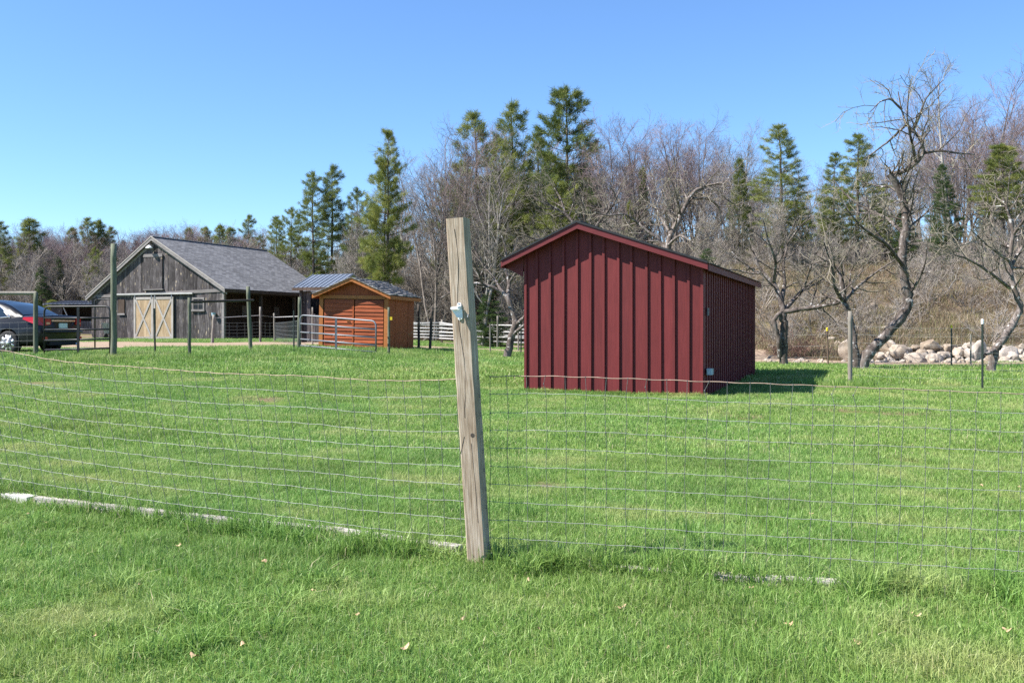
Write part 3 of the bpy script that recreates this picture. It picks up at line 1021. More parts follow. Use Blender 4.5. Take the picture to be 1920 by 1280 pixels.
b.add(V, [[k, k + i, k + i + 1] for i in range(1, n - 1)] + [[0, i + 1, i] for i in range(1, n - 1)], q)
b.obj('timber', M['post'], post)
b = MB()                                                # drying crack and a split knot
cr = [(-.006 + .010 * math.sin(k * .55) + .002 * math.sin(k * 3.1), -.0485, 1.70 - .05 * k) for k in range(20)]
for a_, c_ in zip(cr[:-1], cr[1:]):
    b.bar(a_, c_, .0022, .003, (0, 1, 0))
for a_, c_ in (((.012, -.0485, .62), (.02, -.0485, .40)), ((.02, -.0485, .40), (.022, -.0485, .22)), ((-.047, -.0485, .57), (-.022, -.0485, .655))):
    b.bar(a_, c_, .0024, .003, (0, 1, 0))
tag(b.obj('crack', M['darkwood'], post), kind='stuff')
b = MB(); b.lathe([(.001, .0), (.011, .0), (.012, .003), (.001, .004)], 10, (.022, -.0495, .66), 'y'); b.obj('knot', M['darkpost'], post)
# white latch bracket with two screws
def rounded(cx, z0, z1, w, y, t):
    b = MB(); o = []
    for k in range(7):
        a = PI * k / 6
        o.append((cx + w / 2 * math.cos(a), y, z1 - w / 2 + w / 2 * math.sin(a)))
    for k in range(7):
        a = PI + PI * k / 6
        o.append((cx + w / 2 * math.cos(a), y, z0 + w / 2 + w / 2 * math.sin(a)))
    b.extr(o, (0, t, 0))
    return b
latch = rounded(-.004, 1.240, 1.330, .021, -.055, .006).obj('latch', M['whiteplastic'], post)
b = MB(); b.extr([(-.035, -.10, 1.296), (.002, -.10, 1.296), (.008, -.057, 1.30), (-.008, -.057, 1.30)], (0, 0, .012)); b.obj('tab', M['whiteplastic'], latch)
b = MB(); b.extr([(-.030, -.098, 1.294), (.006, -.060, 1.294), (.006, -.060, 1.25), (-.010, -.085, 1.255)], (.006, .003, 0)); b.obj('gusset', M['whiteplastic'], latch)
for zz in (1.322, 1.248):
    b = MB(); b.lathe([(.001, .0), (.0055, .0), (.004, .004), (.001, .005)], 10, (-.004, -.0565, zz), 'y'); b.obj('screw', M['greyscrew'], latch)
b = MB(); b.tube([(.044, -.049, 1.265), (.044, -.066, 1.265), (.040, -.070, 1.252), (.044, -.062, 1.243)], .0028, 6); b.obj('eye_screw', M['steel'], post)
for k in range(10):                                     # fencing staples
    zz = .10 + k * .094
    b = MB(); b.tube([(.049, .012, zz + .007), (.056, .012, zz + .007), (.057, .012, zz - .007), (.049, .012, zz - .007)], .0018, 5); b.obj('staple', M['steel'], post)


def woven(name, A, B, topz, label, lean_f, seed, nrow=11, first=.05, group=None):
    """woven wire panel: line wires and upright stays, each of them a part"""
    r = np.random.default_rng(seed)
    A = np.array(A, float); B = np.array(B, float)
    L = np.linalg.norm(B - A); d = (B - A) / L; nrm = np.array([d[1], -d[0]])
    root = thing(name, (A[0], A[1], Hf(A[0], A[1])), 0, label, 'fence', group)
    o = np.array(root.location)
    bot = lambda s: H(A[0] + d[0] * s, A[1] + d[1] * s) + .035
    ph = r.uniform(0, 6.28, (nrow, 3))

    def P(s, k):
        f = k / (nrow - 1)                              # 0 bottom .. 1 top
        z = lerp(bot(s), topz(s), f)
        wob = .0028 * np.sin(s * 4.1 + ph[k, 0]) + .0018 * np.sin(s * 31 + ph[k, 1])
        dy = .010 * np.sin(s * 2.3 + f * 3 + ph[0, 2]) + .012 * np.sin(s * .9) * f
        return np.stack([A[0] + d[0] * s + nrm[0] * dy, A[1] + d[1] * s + nrm[1] * dy, z + wob], -1)

    S = np.arange(0, L, .035)
    for k in range(nrow):
        b = MB()
        pts = P(S, k) - o
        top = k == nrow - 1
        b.tube(pts, .0021 if top else .0012, 4, False)
        b.obj('top_wire' if top else 'line_wire', M['rustwire'] if top else M['wire'], root, True)
    s0 = first
    while s0 < L - .02:
        pts = []
        kink = r.random() < .08
        for k in range(nrow):
            f = k / (nrow - 1)
            s = s0 + lean_f(s0) * f + r.normal(0, .003)
            pts.append(P(np.array(np.clip(s, 0, L - .01)), k))
            if kink and k == nrow - 2:
                e = P(np.array(np.clip(s - .012, 0, L - .01)), k).copy(); e[2] += .05; pts.append(e)
        pts = np.array(pts) - o
        b = MB(); b.tube(pts, .00135, 4, False)
        for q in pts[:: 1] if not kink else pts:
            b.lathe([(.0008, -.004), (.0034, -.002), (.0034, .002), (.0008, .004)], 5, q)
        b.obj('stay_wire', M['staywire'], root, True)
        s0 += .098 + r.normal(0, .003)
    return root


def topz_from(A, B, pix):
    """top-wire height along the panel, read off the photograph"""
    A = np.array(A); B = np.array(B); L = np.linalg.norm(B - A); d = (B - A) / L
    S = np.linspace(0, L, 400)
    U = 960 + F * (A[0] + d[0] * S) / (A[1] + d[1] * S)
    D = A[1] + d[1] * S
    pu = np.array([p[0] for p in pix]); pv = np.array([p[1] for p in pix])
    o = np.argsort(pu)
    v = np.interp(U, pu[o], pv[o])
    z = EYE + (HZ - v) / F * D
    kk = np.ones(25) / 25
    z = np.convolve(np.concatenate([np.full(12, z[0]), z, np.full(12, z[-1])]), kk, 'valid')
    return lambda s: np.interp(s, S, z)


Lp = gpt(0, 932); Rp = gpt(1920, 1122)
A = (PB.x - .03, PB.y + .05)
dl = np.array([Lp.x - A[0], Lp.y - A[1]]); Bl = np.array(A) + dl * 1.8
dr = np.array([Rp.x - A[0], Rp.y - A[1]]); Br = np.array((PB.x + .05, PB.y + .045)) + dr * 2.1
leftpix = [(-300, 640), (0, 655), (29, 662), (87, 673), (130, 679), (202, 685), (307, 693), (392, 699), (477, 701), (510, 702), (604, 706), (665, 714), (731, 715), (800, 714), (860, 709)]
rightpix = [(902, 709), (935, 706), (1005, 704), (1107, 706), (1218, 710), (1335, 716), (1411, 719), (1575, 725), (1702, 728), (1792, 733), (1880, 736), (2300, 755)]
woven('woven_wire_fence', A, Bl, topz_from(A, Bl, leftpix), 'sagging woven wire fence panel with slanting stays left of the square post', lambda s: .04 + .10 * s, 31, first=.06)
Ar = (PB.x + .05, PB.y + .045)
woven('woven_wire_fence', Ar, Br, topz_from(Ar, Br, rightpix), 'taut woven wire fence panel with upright stays right of the square post', lambda s: .012 * math.sin(s * 2) - .02 + .028 * s, 32, first=.008)


def ground_board(name, segs, mat, label, w, t):
    pts = [gpt(u, v) for u, v in segs]
    root = thing(name, tuple(pts[0]), 0, label, 'board')
    for i, (a, c) in enumerate(zip(pts[:-1], pts[1:])):
        m_ = (Vector(a) + Vector(c)) / 2
        a2 = Vector(a) + Vector((0, 0, t * (.7 if w < .062 else .3))); c2 = Vector(c) + Vector((0, 0, t * (.7 if w < .062 else .3)))
        d = (c2 - a2).normalized()
        b = MB(); b.bar(-d * ((c2 - a2).length / 2), d * ((c2 - a2).length / 2), w, t)
        Q = np.concatenate(b.v); Q += np.random.default_rng(i).normal(0, .003, Q.shape); b.v = [Q]
        L_ = (c2 - a2).length
        o = b.obj('plank', mat, root)
        # put the grain axis along the plank
        rot = math.atan2(d.y, d.x)
        R_ = Matrix.Rotation(-rot, 4, 'Z'); o.data.transform(R_)
        o.location = (a2 + c2) / 2 - pts[0]; o.rotation_euler = (0, 0, rot)
    return root


ground_board('ground_board', [(-160, 916), (60, 944)], M['paleboard'], 'white painted board end lying in the grass under the sagging wire', .09, .06)
ground_board('ground_board', [(70, 947), (420, 989), (640, 1011), (862, 1044)], M['oldboard'], 'pale grey timbers half buried in grass under the sagging wire', .06, .05)
ground_board('ground_board', [(922, 1050), (1250, 1084), (1680, 1112)], M['oldboard'], 'worn grey timbers half buried in grass under the taut wire', .065, .05)


# ================================================================ POSTS
def log_post(name, u, vt, vb, wpx, mat, label, D=None, lean=0.0, cap=None, group=None, cat='post', n=10, taper=.9):
    p = gpt(u, vb) if D is None else Vector(((u - 960) / F * D, D, Hf((u - 960) / F * D, D)))
    h = EYE + (HZ - vt) / F * p.y - p.z
    rr = wpx / F * p.y / 2
    root = thing(name, tuple(p), 0, label, cat, group)
    r = np.random.default_rng(int(u * 7 + vt))
    zs = np.linspace(-.25, h, 9)
    pts = [(lean * z + r.normal(0, rr * .05), r.normal(0, rr * .05), z) for z in zs]
    b = MB(); b.tube(pts, [rr * lerp(1, taper, i / 8) * (1 + r.normal(0, .02)) for i in range(9)], n)
    b.obj('shaft', mat, root, n > 6)
    if cap:
        c = MB(); c.lathe([(.002, -.03), (rr * 1.3, -.03), (rr * 1.3, .03), (rr, .05), (.002, .06)], 8, (lean * h, 0, h)); c.obj('cap', cap, root)
    return root, p, h


bp, bpp, bph = log_post('gate_post', 213, 457, 671, 11.5, M['greenpost'], 'tall thick round gate post beside the tubular gate and car')
gp, gpp, gph = log_post('gate_post', 67, 548, 669, 9, M['greenpost'], 'green gate post by the car carrying a pale top rail')
b = MB(); b.tube([Vector((.02, 0, gph - .02)), px(-60, 549.5, gpp.y - .1) - gpp, px(-260, 552, gpp.y - .3) - gpp], .045, 8); b.obj('top_rail', M['greypost'], gp)
log_post('fence_post', 291, 578, 669, 3.6, M['tpost'], 'thin dark stake standing before the pale barn doors', n=6, lean=-.02)
fp, fpp, fph = log_post('fence_post', 355, 558, 671, 6.5, M['greenpost'], 'green round post below the small barn window')
f2, f2p, f2h = log_post('fence_post', 470, 537, 661, 7.5, M['greenpost'], 'tall leaning green post before the open side of the barn', lean=-.04)
b = MB(); b.tube([(0, 0, fph - .1), px(475, 563, f2p.y) - fpp], .032, 8); b.obj('top_rail', M['darkpost'], fp)
f3, f3p, f3h = log_post('fence_post', 560, 557, 658, 7, M['greenpost'], 'green hinge post holding the open tubular gate', lean=.02)
log_post('fence_post', 551, 582, 659, 3, M['tpost'], 'thin black steel stake beside the gate hinge post', n=6)
f4, f4p, f4h = log_post('fence_post', 729, 576, 669, 5.5, M['greenpost'], 'green round post at the right corner of the orange shed', lean=.0, taper=.8)
b = MB(); b.box(.04, .10, -.05, -.02, f4h - .36, f4h - .27); b.obj('insulator', M['yellow'], f4)
log_post('fence_post', 586, 576, 641, 3.2, M['greypost'], 'pale thin post before the plank lean-to', D=36.5)
log_post('fence_post', 398, 590, 641, 6, M['greypost'], 'short leaning post near the barn corner bucket', lean=.06, D=43)
log_post('fence_post', 488, 575, 640, 4.2, M['greypost'], 'pale post carrying white rope before the open barn', D=44)
log_post('fence_post', 515, 587, 637, 3.6, M['greypost'], 'short pale post before the open barn beside the rope bend', D=45, lean=-.02)
log_post('fence_post', 785, 570, 652, 5.2, M['darkpost'], 'dark square-topped post standing right of the orange shed', D=36.4)
log_post('fence_post', 806, 577, 655, 5.6, M['darkpost'], 'dark split post leaning beside a straight one right of the orange shed', D=35.2, lean=.05)
log_post('fence_post', 1594, 583, 722, 9, M['greypost'], 'pale grey round post where the right-hand mesh fence begins')
TG = 'steel stakes with yellow caps'
for u, vt, vb, cap in ((1553, 618, 687, 'y'), (1784, 613, 689, 'y'), (1842, 604, 730, 'w'), (1820, 626, 689, None), (977, 601, 666, 'y'), (919, 607, 664, None)):
    lab = {1553: 'brown steel stake with yellow cap beside the red-brown bramble', 1784: 'dark steel stake with yellow cap before the boulder heap',
           1842: 'dark green steel stake with white tip in the right-hand mesh fence', 1820: 'thin bare grey stake beside the crooked right-hand apple trunk',
           977: 'black steel stake with yellow cap against the red shed edge', 919: 'thin pale stake standing before the white rail fence'}[u]
    log_post('steel_stake', u, vt, vb, 4 if u == 1842 else 3, M['tpost'] if u in (1784, 1842, 977) else (M['rustpost'] if u == 1553 else M['greypost']), lab,
             n=6, cap={'y': M['yellow'], 'w': M['whiteplastic'], None: None}[cap], cat='stake', taper=1.0, lean=-.03 if u in (1553,) else 0)


# right-hand mesh fence
def wire_run(name, pts, heights, label, r=.0022, stays=.3, matw='wire'):
    root = thing(name, tuple(pts[0]), 0, label, 'fence')
    o = Vector(pts[0])
    for h in heights:
        b = MB()
        q = []
        for a, c in zip(pts[:-1], pts[1:]):
            a = Vector(a); c = Vector(c)
            for k in range(8):
                f = k / 8; p_ = a.lerp(c, f)
                q.append((p_.x - o.x, p_.y - o.y, p_.z + h - .03 * math.sin(PI * f) - o.z))
        q.append(tuple(Vector(pts[-1]) + Vector((0, 0, h)) - o))
        b.tube(q, r, 4, False); b.obj('line_wire', M[matw], root, True)
    if stays:
        b = MB()
        for a, c in zip(pts[:-1], pts[1:]):
            a = Vector(a); c = Vector(c); n = max(1, int((c - a).length / stays))
            for k in range(n):
                p_ = a.lerp(c, k / n) - o
                b.tube([p_ + Vector((0, 0, heights[0])), p_ + Vector((0, 0, heights[-1]))], r * .8, 3, False)
        tag(b.obj('stay_wires', M[matw], root, True), kind='stuff')
    return root


def gp_(u, v): return tuple(gpt(u, v))


rp = gpt(1594, 722); tp = gpt(1842, 730)
far_r = (15.5, 15.5, Hf(15.5, 15.5))
wire_run('mesh_fence', [tuple(rp), tuple(tp), far_r], [.05, .2, .35, .5, .65, .8, .95, 1.1], 'thin mesh fence between the pale round post and the green stake', .0016, .16)
ra, rb_ = gpt(1553, 687), gpt(1784, 689)
wire_run('wire_fence', [gp_(1440, 684), tuple(ra), tuple(rb_), (16, 24.5, Hf(16, 24.5))], [.25, .55, .85], 'single strand wires strung before the boulder heap', .0022, 0)
pa = Vector((px(400, 0, 43).x, 43, Hf(px(400, 0, 43).x, 43))); pb = Vector((px(488, 0, 44).x, 44, Hf(px(488, 0, 44).x, 44))); pc = Vector((px(515, 0, 45).x, 45, 0)); pc.z = Hf(pc.x, pc.y)
pd = gpt(560, 658)
root = wire_run('rope_fence', [tuple(pa), tuple(pb), tuple(pc), tuple(pd)], [.15, .3, .45, .6, .75, .9], 'wire mesh fence with white top rope before the open barn side', .004, .3, 'darkwire')
b = MB(); b.tube([Vector((0, 0, 1.1)), (pb - pa) + Vector((0, 0, 1.2)), (pc - pa) + Vector((0, 0, 1.15)), (pd - pa) + Vector((0, 0, 1.02))], .014, 6); b.obj('rope', M['whiterail'], root)
wire_run('wire_fence', [tuple(gpp), (-17, 23.8, Hf(-17, 23.8))], [.1, .25, .4, .55, .7, .85], 'wire mesh between the gate post and the paddock edge before the car', .0018, .2)


# ================================================================ TUBULAR GATES
def bent(pts, r, n=8):
    return MB().tube(pts, r, n)


def gate(name, hinge, free, yl, yr, Dl, Dr, ul, ur, label, mids, mat, rpx=2.2, drop=0, round_right=True):
    a0 = px(ul, yl[-1], Dl)
    root = thing(name, tuple(a0), 0, label, 'gate')
    rr = rpx / F * Dl
    o = Vector(a0)
    tl, tr = px(ul, yl[0], Dl) - o, px(ur, yr[0], Dr) - o
    bl_, br_ = px(ul, yl[-1], Dl) - o, px(ur, yr[-1], Dr) - o
    ax = (tr - tl).normalized()
    c = .16
    fr = []
    for corner, din, dout in ((tl, (bl_ - tl).normalized(), ax), (tr, -ax, (br_ - tr).normalized())):
        p0, p1 = corner + din * c, corner + dout * c
        for k in range(6):
            f = k / 5
            fr.append((1 - f) ** 2 * p0 + 2 * f * (1 - f) * corner + f * f * p1)
    pts = [bl_] + fr + [br_]
    b = bent(pts, rr, 8); b.obj('frame', mat, root, True)
    for i in range(1, len(yl)):
        b = bent([px(ul, yl[i], Dl) - o, px(ur, yr[i], Dr) - o], rr * .92, 8); b.obj('bar', mat, root, True)
    for um in mids:
        f = (um - ul) / (ur - ul)
        t = tl.lerp(tr, f); q = bl_.lerp(br_, f)
        b = MB(); b.bar(t + Vector((0, -rr * 1.1, -.02)), q + Vector((0, -rr * 1.1, -.03)), rr * 2.6, rr * .7, (0, 1, 0)); b.obj('brace', mat, root)
    return root


Dg = bpp.y
gate('tube_gate', None, None, [575, 596, 618, 638, 656, 671], [574, 596, 617, 635.5, 652.5, 667], gpp.y - .05, bpp.y - .02, 83, 206.5, 'dark tubular farm gate closed across the drive behind the tall post', [148], M['darkmetal'], 1.8)
Dh = f3p.y - .12
gate('tube_gate', None, None, [590.5, 606.5, 622.5, 635.5, 647.5, 658.5], [602, 618, 633, 647.5, 660, 671], Dh, 27.6, 563, 705, 'galvanised tubular gate sagging open before the orange shed', [632], M['steel'], 1.55)

# dark pipe frame by the barn corner
pf = px(178, 596, 30)
pfr = thing('pipe_frame', (pf.x, 30, Hf(pf.x, 30)), 0, 'thin dark pipe bent over beside the tall gate post', 'pipe')
o = pfr.location.copy()
b = MB(); b.tube([Vector((0, 0, -.1)), px(178, 570, 30) - o, px(178.6, 562.5, 30) - o, px(184, 561, 30) - o, px(210, 560.5, 29) - o], .022, 6); b.obj('pipe', M['darkmetal'], pfr, True)
b = MB(); b.tube([px(180, 556, 30) - o, px(183, 561, 30) - o], .03, 6); b.obj('clip', M['darkmetal'], pfr)

# wheelbarrow propped upright against the barn
wbp = px(181, 638, 56.0)
wb_ = 0
wb = thing('wheelbarrow', (wbp.x, 57.6, Hf(wbp.x, 57.6)), -BA, 'grey wheelbarrow tipped up on end against the barn wall', 'wheelbarrow')
b = MB(); b.hexa([(-.3, -.05, .35), (.3, -.05, .35), (.26, .1, .30), (-.26, .1, .30), (-.34, -.30, 1.15), (.34, -.30, 1.15), (.28, .12, 1.1), (-.28, .12, 1.1)]); b.obj('tray', M['steel'], wb)
for s_ in (-1, 1):
    b = MB(); b.tube([(.12 * s_, -.15, .0), (.2 * s_, .05, .5), (.3 * s_, .2, 1.3)], .022, 6); b.obj('handle', M['greypost'], wb)
    b = MB(); b.tube([(.22 * s_, .1, .6), (.3 * s_, -.35, .75), (.22 * s_, -.32, 1.1)], .016, 6); b.obj('leg', M['darkmetal'], wb)
b = MB(); b.lathe([(.08, -.04), (.18, -.045), (.20, 0), (.18, .045), (.08, .04)], 16, (0, -.22, .2), 'x'); b.obj('wheel', M['tyre'], wb)

wb.scale = (.8, .8, .8)

# ================================================================ WHITE RAIL FENCE BEHIND
wf0 = px(735, 0, 51.5); wf1 = px(1130, 0, 48.0)
wr = thing('white_rail_fence', (wf0.x, 51.5, Hf(wf0.x, 51.5)), 0, 'white washed split rail fence across the track below the woods', 'fence')
o = wr.location.copy()
nP = 5
rr_ = np.random.default_rng(8)
PP = []
for k in range(nP):
    f = k / (nP - 1)
    q = Vector((lerp(wf0.x, wf1.x, f), lerp(51.5, 48.0, f), 0)); q.z = Hf(q.x, q.y); PP.append(q)
    b = MB(); b.tube([q - o + Vector((0, 0, -.2)), q - o + Vector((.0, 0, 1.2))], .055, 8); b.obj('post', M['greypost'], wr, True)
for a, c in zip(PP[:-1], PP[1:]):
    zz = [1.07, .90, .73, .56, .40, .24]
    for z in zz:
        z0, z1 = z + rr_.normal(0, .03), z + rr_.normal(0, .03)
        if rr_.random() < .14: z1 -= .2
        p0 = a - o + Vector((-.12, -.08, z0)); p1 = c - o + Vector((.12, -.08 + rr_.normal(0, .02), z1))
        m_ = p0.lerp(p1, .5) + Vector((0, 0, rr_.normal(0, .02)))
        b = MB(); b.tube([p0, m_, p1], [.036, .042, .034], 6); b.obj('rail', M['whiterail'], wr, True)
log_post('fence_post', 933, 592, 639, 4, M['greypost'], 'grey wooden post standing before the white rail fence', D=45.5)
log_post('fence_post', 972, 603, 653, 3.5, M['greypost'], 'short grey post beside the forked apple trunk', D=40)

# ================================================================ CAR
car = thing('parked_car', (-12.05, 26.46, Hf(-12.6, 26.3) - .03), math.radians(166), 'black sedan parked behind the dark tubular gate', 'car')
xs = [0.0, .05, .18, .5, .9, 1.5, 2.3, 3.0, 3.6, 4.1, 4.45, 4.6]
hw_ = [.70, .79, .84, .872, .88, .88, .88, .88, .872, .84, .74, .58]
tp_ = [.97, 1.02, 1.03, 1.03, 1.0, .97, .95, .94, .92, .84, .74, .66]
bt_ = [.36, .27, .24, .22, .22, .20, .20, .20, .22, .22, .24, .32]
V = []
for x_, w_, t_, b_ in zip(xs, hw_, tp_, bt_):
    half = [(0, b_), (w_ * .8, b_), (w_ * .955, b_ + .09), (w_ * 1.0, .52), (w_ * .992, .66), (w_ * .965, .80 if t_ > .9 else t_ - .1), (w_ * .90, t_ - .035), (w_ * .82, t_), (w_ * .4, t_ + .02), (0, t_ + .025)]
    ring = half + [(-y, z) for y, z in reversed(half[1:-1])]
    V += [(x_, y, z) for y, z in ring]
m_ = 18
b = MB()
b.add(V, [[0, i, i + 1] for i in range(1, m_ - 1)] + [[(len(xs) - 1) * m_, (len(xs) - 1) * m_ + i + 1, (len(xs) - 1) * m_ + i] for i in range(1, m_ - 1)],
      [[i * m_ + a, (i + 1) * m_ + a, (i + 1) * m_ + (a + 1) % m_, i * m_ + (a + 1) % m_] for i in range(len(xs) - 1) for a in range(m_)])
body = b.obj('body', M['carpaint'], car, True)
cut = MB()
for xc in (1.0, 3.68):
    for s_ in (-1, 1):
        cut.lathe([(.365, -.2), (.365, .2)], 28, (xc, s_ * .80, .33), 'y')
cutter = cut.obj('cutter', None)
md = body.modifiers.new('arch', 'BOOLEAN'); md.operation = 'DIFFERENCE'; md.object = cutter; md.solver = 'EXACT'
cutter.parent = car
bpy.context.view_layer.update()
dg = bpy.context.evaluated_depsgraph_get()
nm = bpy.data.meshes.new_from_object(body.evaluated_get(dg))
body.modifiers.clear(); body.data = nm
bpy.data.objects.remove(cutter)
if not nm.materials: nm.materials.append(M['carpaint'])
for p_ in nm.polygons: p_.material_index = 0
try:
    nm.set_sharp_from_angle(angle=math.radians(35))
except Exception:
    pass
# cabin: stations along the roof line
rs = [(.62, 1.03), (.85, 1.155), (1.15, 1.295), (1.45, 1.385), (1.85, 1.44), (2.25, 1.45), (2.6, 1.415), (2.9, 1.29), (3.25, 1.10), (3.5, .955)]
V = []
wof = lambda z: .765 - max(z - 1.0, 0) * .42
for x_, z_ in rs:
    w0, w1 = .775, wof(z_)
    half = [(w0, .93), (lerp(w0, w1, .9), lerp(.93, z_, .88)), (w1 * .90, z_ - .012), (w1 * .5, z_ + .012), (0, z_ + .02)]
    V += [(x_, y, z) for y, z in half + [(-y, z) for y, z in reversed(half[:-1])]]
m_ = 9
b = MB(); b.add(V, None, [[i * m_ + a, i * m_ + a + 1, (i + 1) * m_ + a + 1, (i + 1) * m_ + a] for i in range(len(rs) - 1) for a in range(m_ - 1)])
cab = b.obj('cabin', M['carpaint'], car, True)


def surf(x_, y_, off=.006):
    z = np.interp(x_, [q[0] for q in rs], [q[1] for q in rs])
    return z + .02 - .03 * (abs(y_) / wof(z)) ** 2 + off


def glass_patch(name, x0, x1, in0, in1):
    b = MB(); n = 8; V = []
    for i in range(n + 1):
        x_ = lerp(x0, x1, i / n); w = wof(float(np.interp(x_, [q[0] for q in rs], [q[1] for q in rs]))) * lerp(in0, in1, i / n)
        for j in range(n + 1):
            y_ = lerp(-w, w, j / n)
            V.append((x_, y_, surf(x_, y_)))
    b.add(V, None, [[i * (n + 1) + j, (i + 1) * (n + 1) + j, (i + 1) * (n + 1) + j + 1, i * (n + 1) + j + 1] for i in range(n) for j in range(n)])
    return b.obj(name, M['glass'], cab, True)


glass_patch('rear_window', .66, 1.42, .92, .86)
glass_patch('windscreen', 2.66, 3.42, .86, .95)
for s_ in (-1, 1):
    for poly in ([(1.08, 1.0), (1.38, 1.0), (1.62, 1.36), (1.5, 1.35)], [(1.43, .99), (2.18, .98), (2.18, 1.39), (1.68, 1.37)], [(2.24, .98), (3.1, .985), (2.72, 1.32), (2.24, 1.39)]):
        q = []
        for x_, z_ in poly:
            y_ = lerp(.775, wof(np.interp(x_, [a[0] for a in rs], [a[1] for a in rs])), (z_ - .93) / .5)
            q.append((x_, s_ * (y_ + .012), z_))
        b = MB(); b.extr(q, (0, -s_ * .006, 0)); b.obj('side_window', M['glass'], cab)
    b = MB(); b.tube([(.97, s_ * .80, 1.0), (1.30, s_ * .80, .975), (2.2, s_ * .797, .965), (3.1, s_ * .79, .965)], .011, 6); b.obj('window_trim', M['chrome'], cab)
    b = MB(); b.tube([(.97, s_ * .80, 1.0), (1.25, s_ * .74, 1.20), (1.52, s_ * .69, 1.365), (2.0, s_ * .655, 1.40)], .010, 6); b.obj('window_trim', M['chrome'], cab)
    # tail lamp wrapping round the corner
    q = MB()
    q.add([(.50, s_ * .855, .985), (.52, s_ * .872, .93), (.16, s_ * .862, .80), (.14, s_ * .815, .985), (-.012, s_ * .70, .76), (-.012, s_ * .70, .965), (-.02, s_ * .48, .80), (-.02, s_ * .50, .955)], None,
          [[0, 1, 2, 3], [3, 2, 4, 5], [5, 4, 6, 7]] if s_ > 0 else [[3, 2, 1, 0], [5, 4, 2, 3], [7, 6, 4, 5]])
    lens = q.obj('tail_lamp', M['redlens'], body)
    md = lens.modifiers.new('thick', 'SOLIDIFY'); md.thickness = .03; md.offset = -.2
    q = MB(); q.box(-.036, -.016, *sorted((s_ * .66, s_ * .54)), .80, .855); q.obj('lamp_insert', M['amberlens'], lens)
    q = MB(); q.box(-.034, .1, *sorted((s_ * .72, s_ * .62)), .40, .47); q.obj('reflector', M['redlens'], body)
b = MB(); b.box(-.03, .02, -.46, .46, .875, .915); b.obj('boot_trim', M['chrome'], body)
b = MB(); b.box(-.024, .02, -.16, .16, .70, .83); b.obj('number_plate', M['plate'], body)
b = MB(); b.tube([(-.03, -.74, .60), (-.055, -.4, .60), (-.06, 0, .60), (-.055, .4, .60), (-.03, .74, .60)], .03, 6); b.obj('bumper_lip', M['carpaint'], body, True)
b = MB(); b.box(-.02, .2, -.5, .5, .25, .36); b.obj('bumper_valance', M['tyre'], body)
b = MB(); b.tube([(-.03, -.55, .27), (.3, -.55, .27)], .03, 8); b.obj('exhaust', M['chrome'], body, True)
for s_ in (-1, 1):
    b = MB(); b.cham(2.9, 3.05, *sorted((s_ * .80, s_ * 1.0)), .98, 1.10, .03); b.obj('door_mirror', M['carpaint'], body)
    for x_ in (1.6, 2.4):
        b = MB(); b.box(x_, x_ + .18, *sorted((s_ * .86, s_ * .893)), .80, .825); b.obj('door_handle', M['chrome'], body)
for xc in (1.0, 3.68):
    for s_ in (-1, 1):
        wheel = thing('wheel', (xc, s_ * .765, .315)); wheel.parent = car
        b = MB(); b.lathe([(.20, -.10), (.29, -.105), (.315, -.08), (.318, 0), (.315, .08), (.29, .105), (.20, .10)], 32, (0, 0, 0), 'y'); b.obj('tyre', M['tyre'], wheel, True)
        b = MB(); b.lathe([(.222, s_ * .10), (.215, s_ * .075), (.20, s_ * .02)], 32, (0, 0, 0), 'y')
        for k in range(9):
            a_ = k * 2 * PI / 9
            d_ = Vector((math.cos(a_), 0, math.sin(a_)))
            b.bar(d_ * .03 + Vector((0, s_ * -.085, 0)), d_ * .215 + Vector((0, s_ * -.092, 0)), .034, .02, (0, 1, 0))
        for yy in (1, -1):
            b.lathe([(.002, -.012), (.05, -.012), (.045, .012), (.002, .014)], 14, (0, s_ * .088, 0), 'y')
            for k in range(9):
                a_ = k * 2 * PI / 9; d_ = Vector((math.cos(a_), 0, math.sin(a_)))
                b.bar(d_ * .03 + Vector((0, s_ * .085, 0)), d_ * .215 + Vector((0, s_ * .094, 0)), .05, .02, (0, 1, 0))
            break
        b.lathe([(.226, s_ * .098), (.205, s_ * .100), (.205, s_ * .09), (.226, s_ * .088)], 32, (0, 0, 0), 'y')
        b.obj('rim', M['rim'], wheel, True)
        b = MB(); b.lathe([(.002, 0), (.20, 0), (.20, s_ * .02), (.002, s_ * .02)], 24, (0, 0, 0), 'y'); b.obj('brake_disc', M['darkmetal'], wheel)

# ================================================================ TREES
def norm(v):
    return v / (np.linalg.norm(v) + 1e-9)


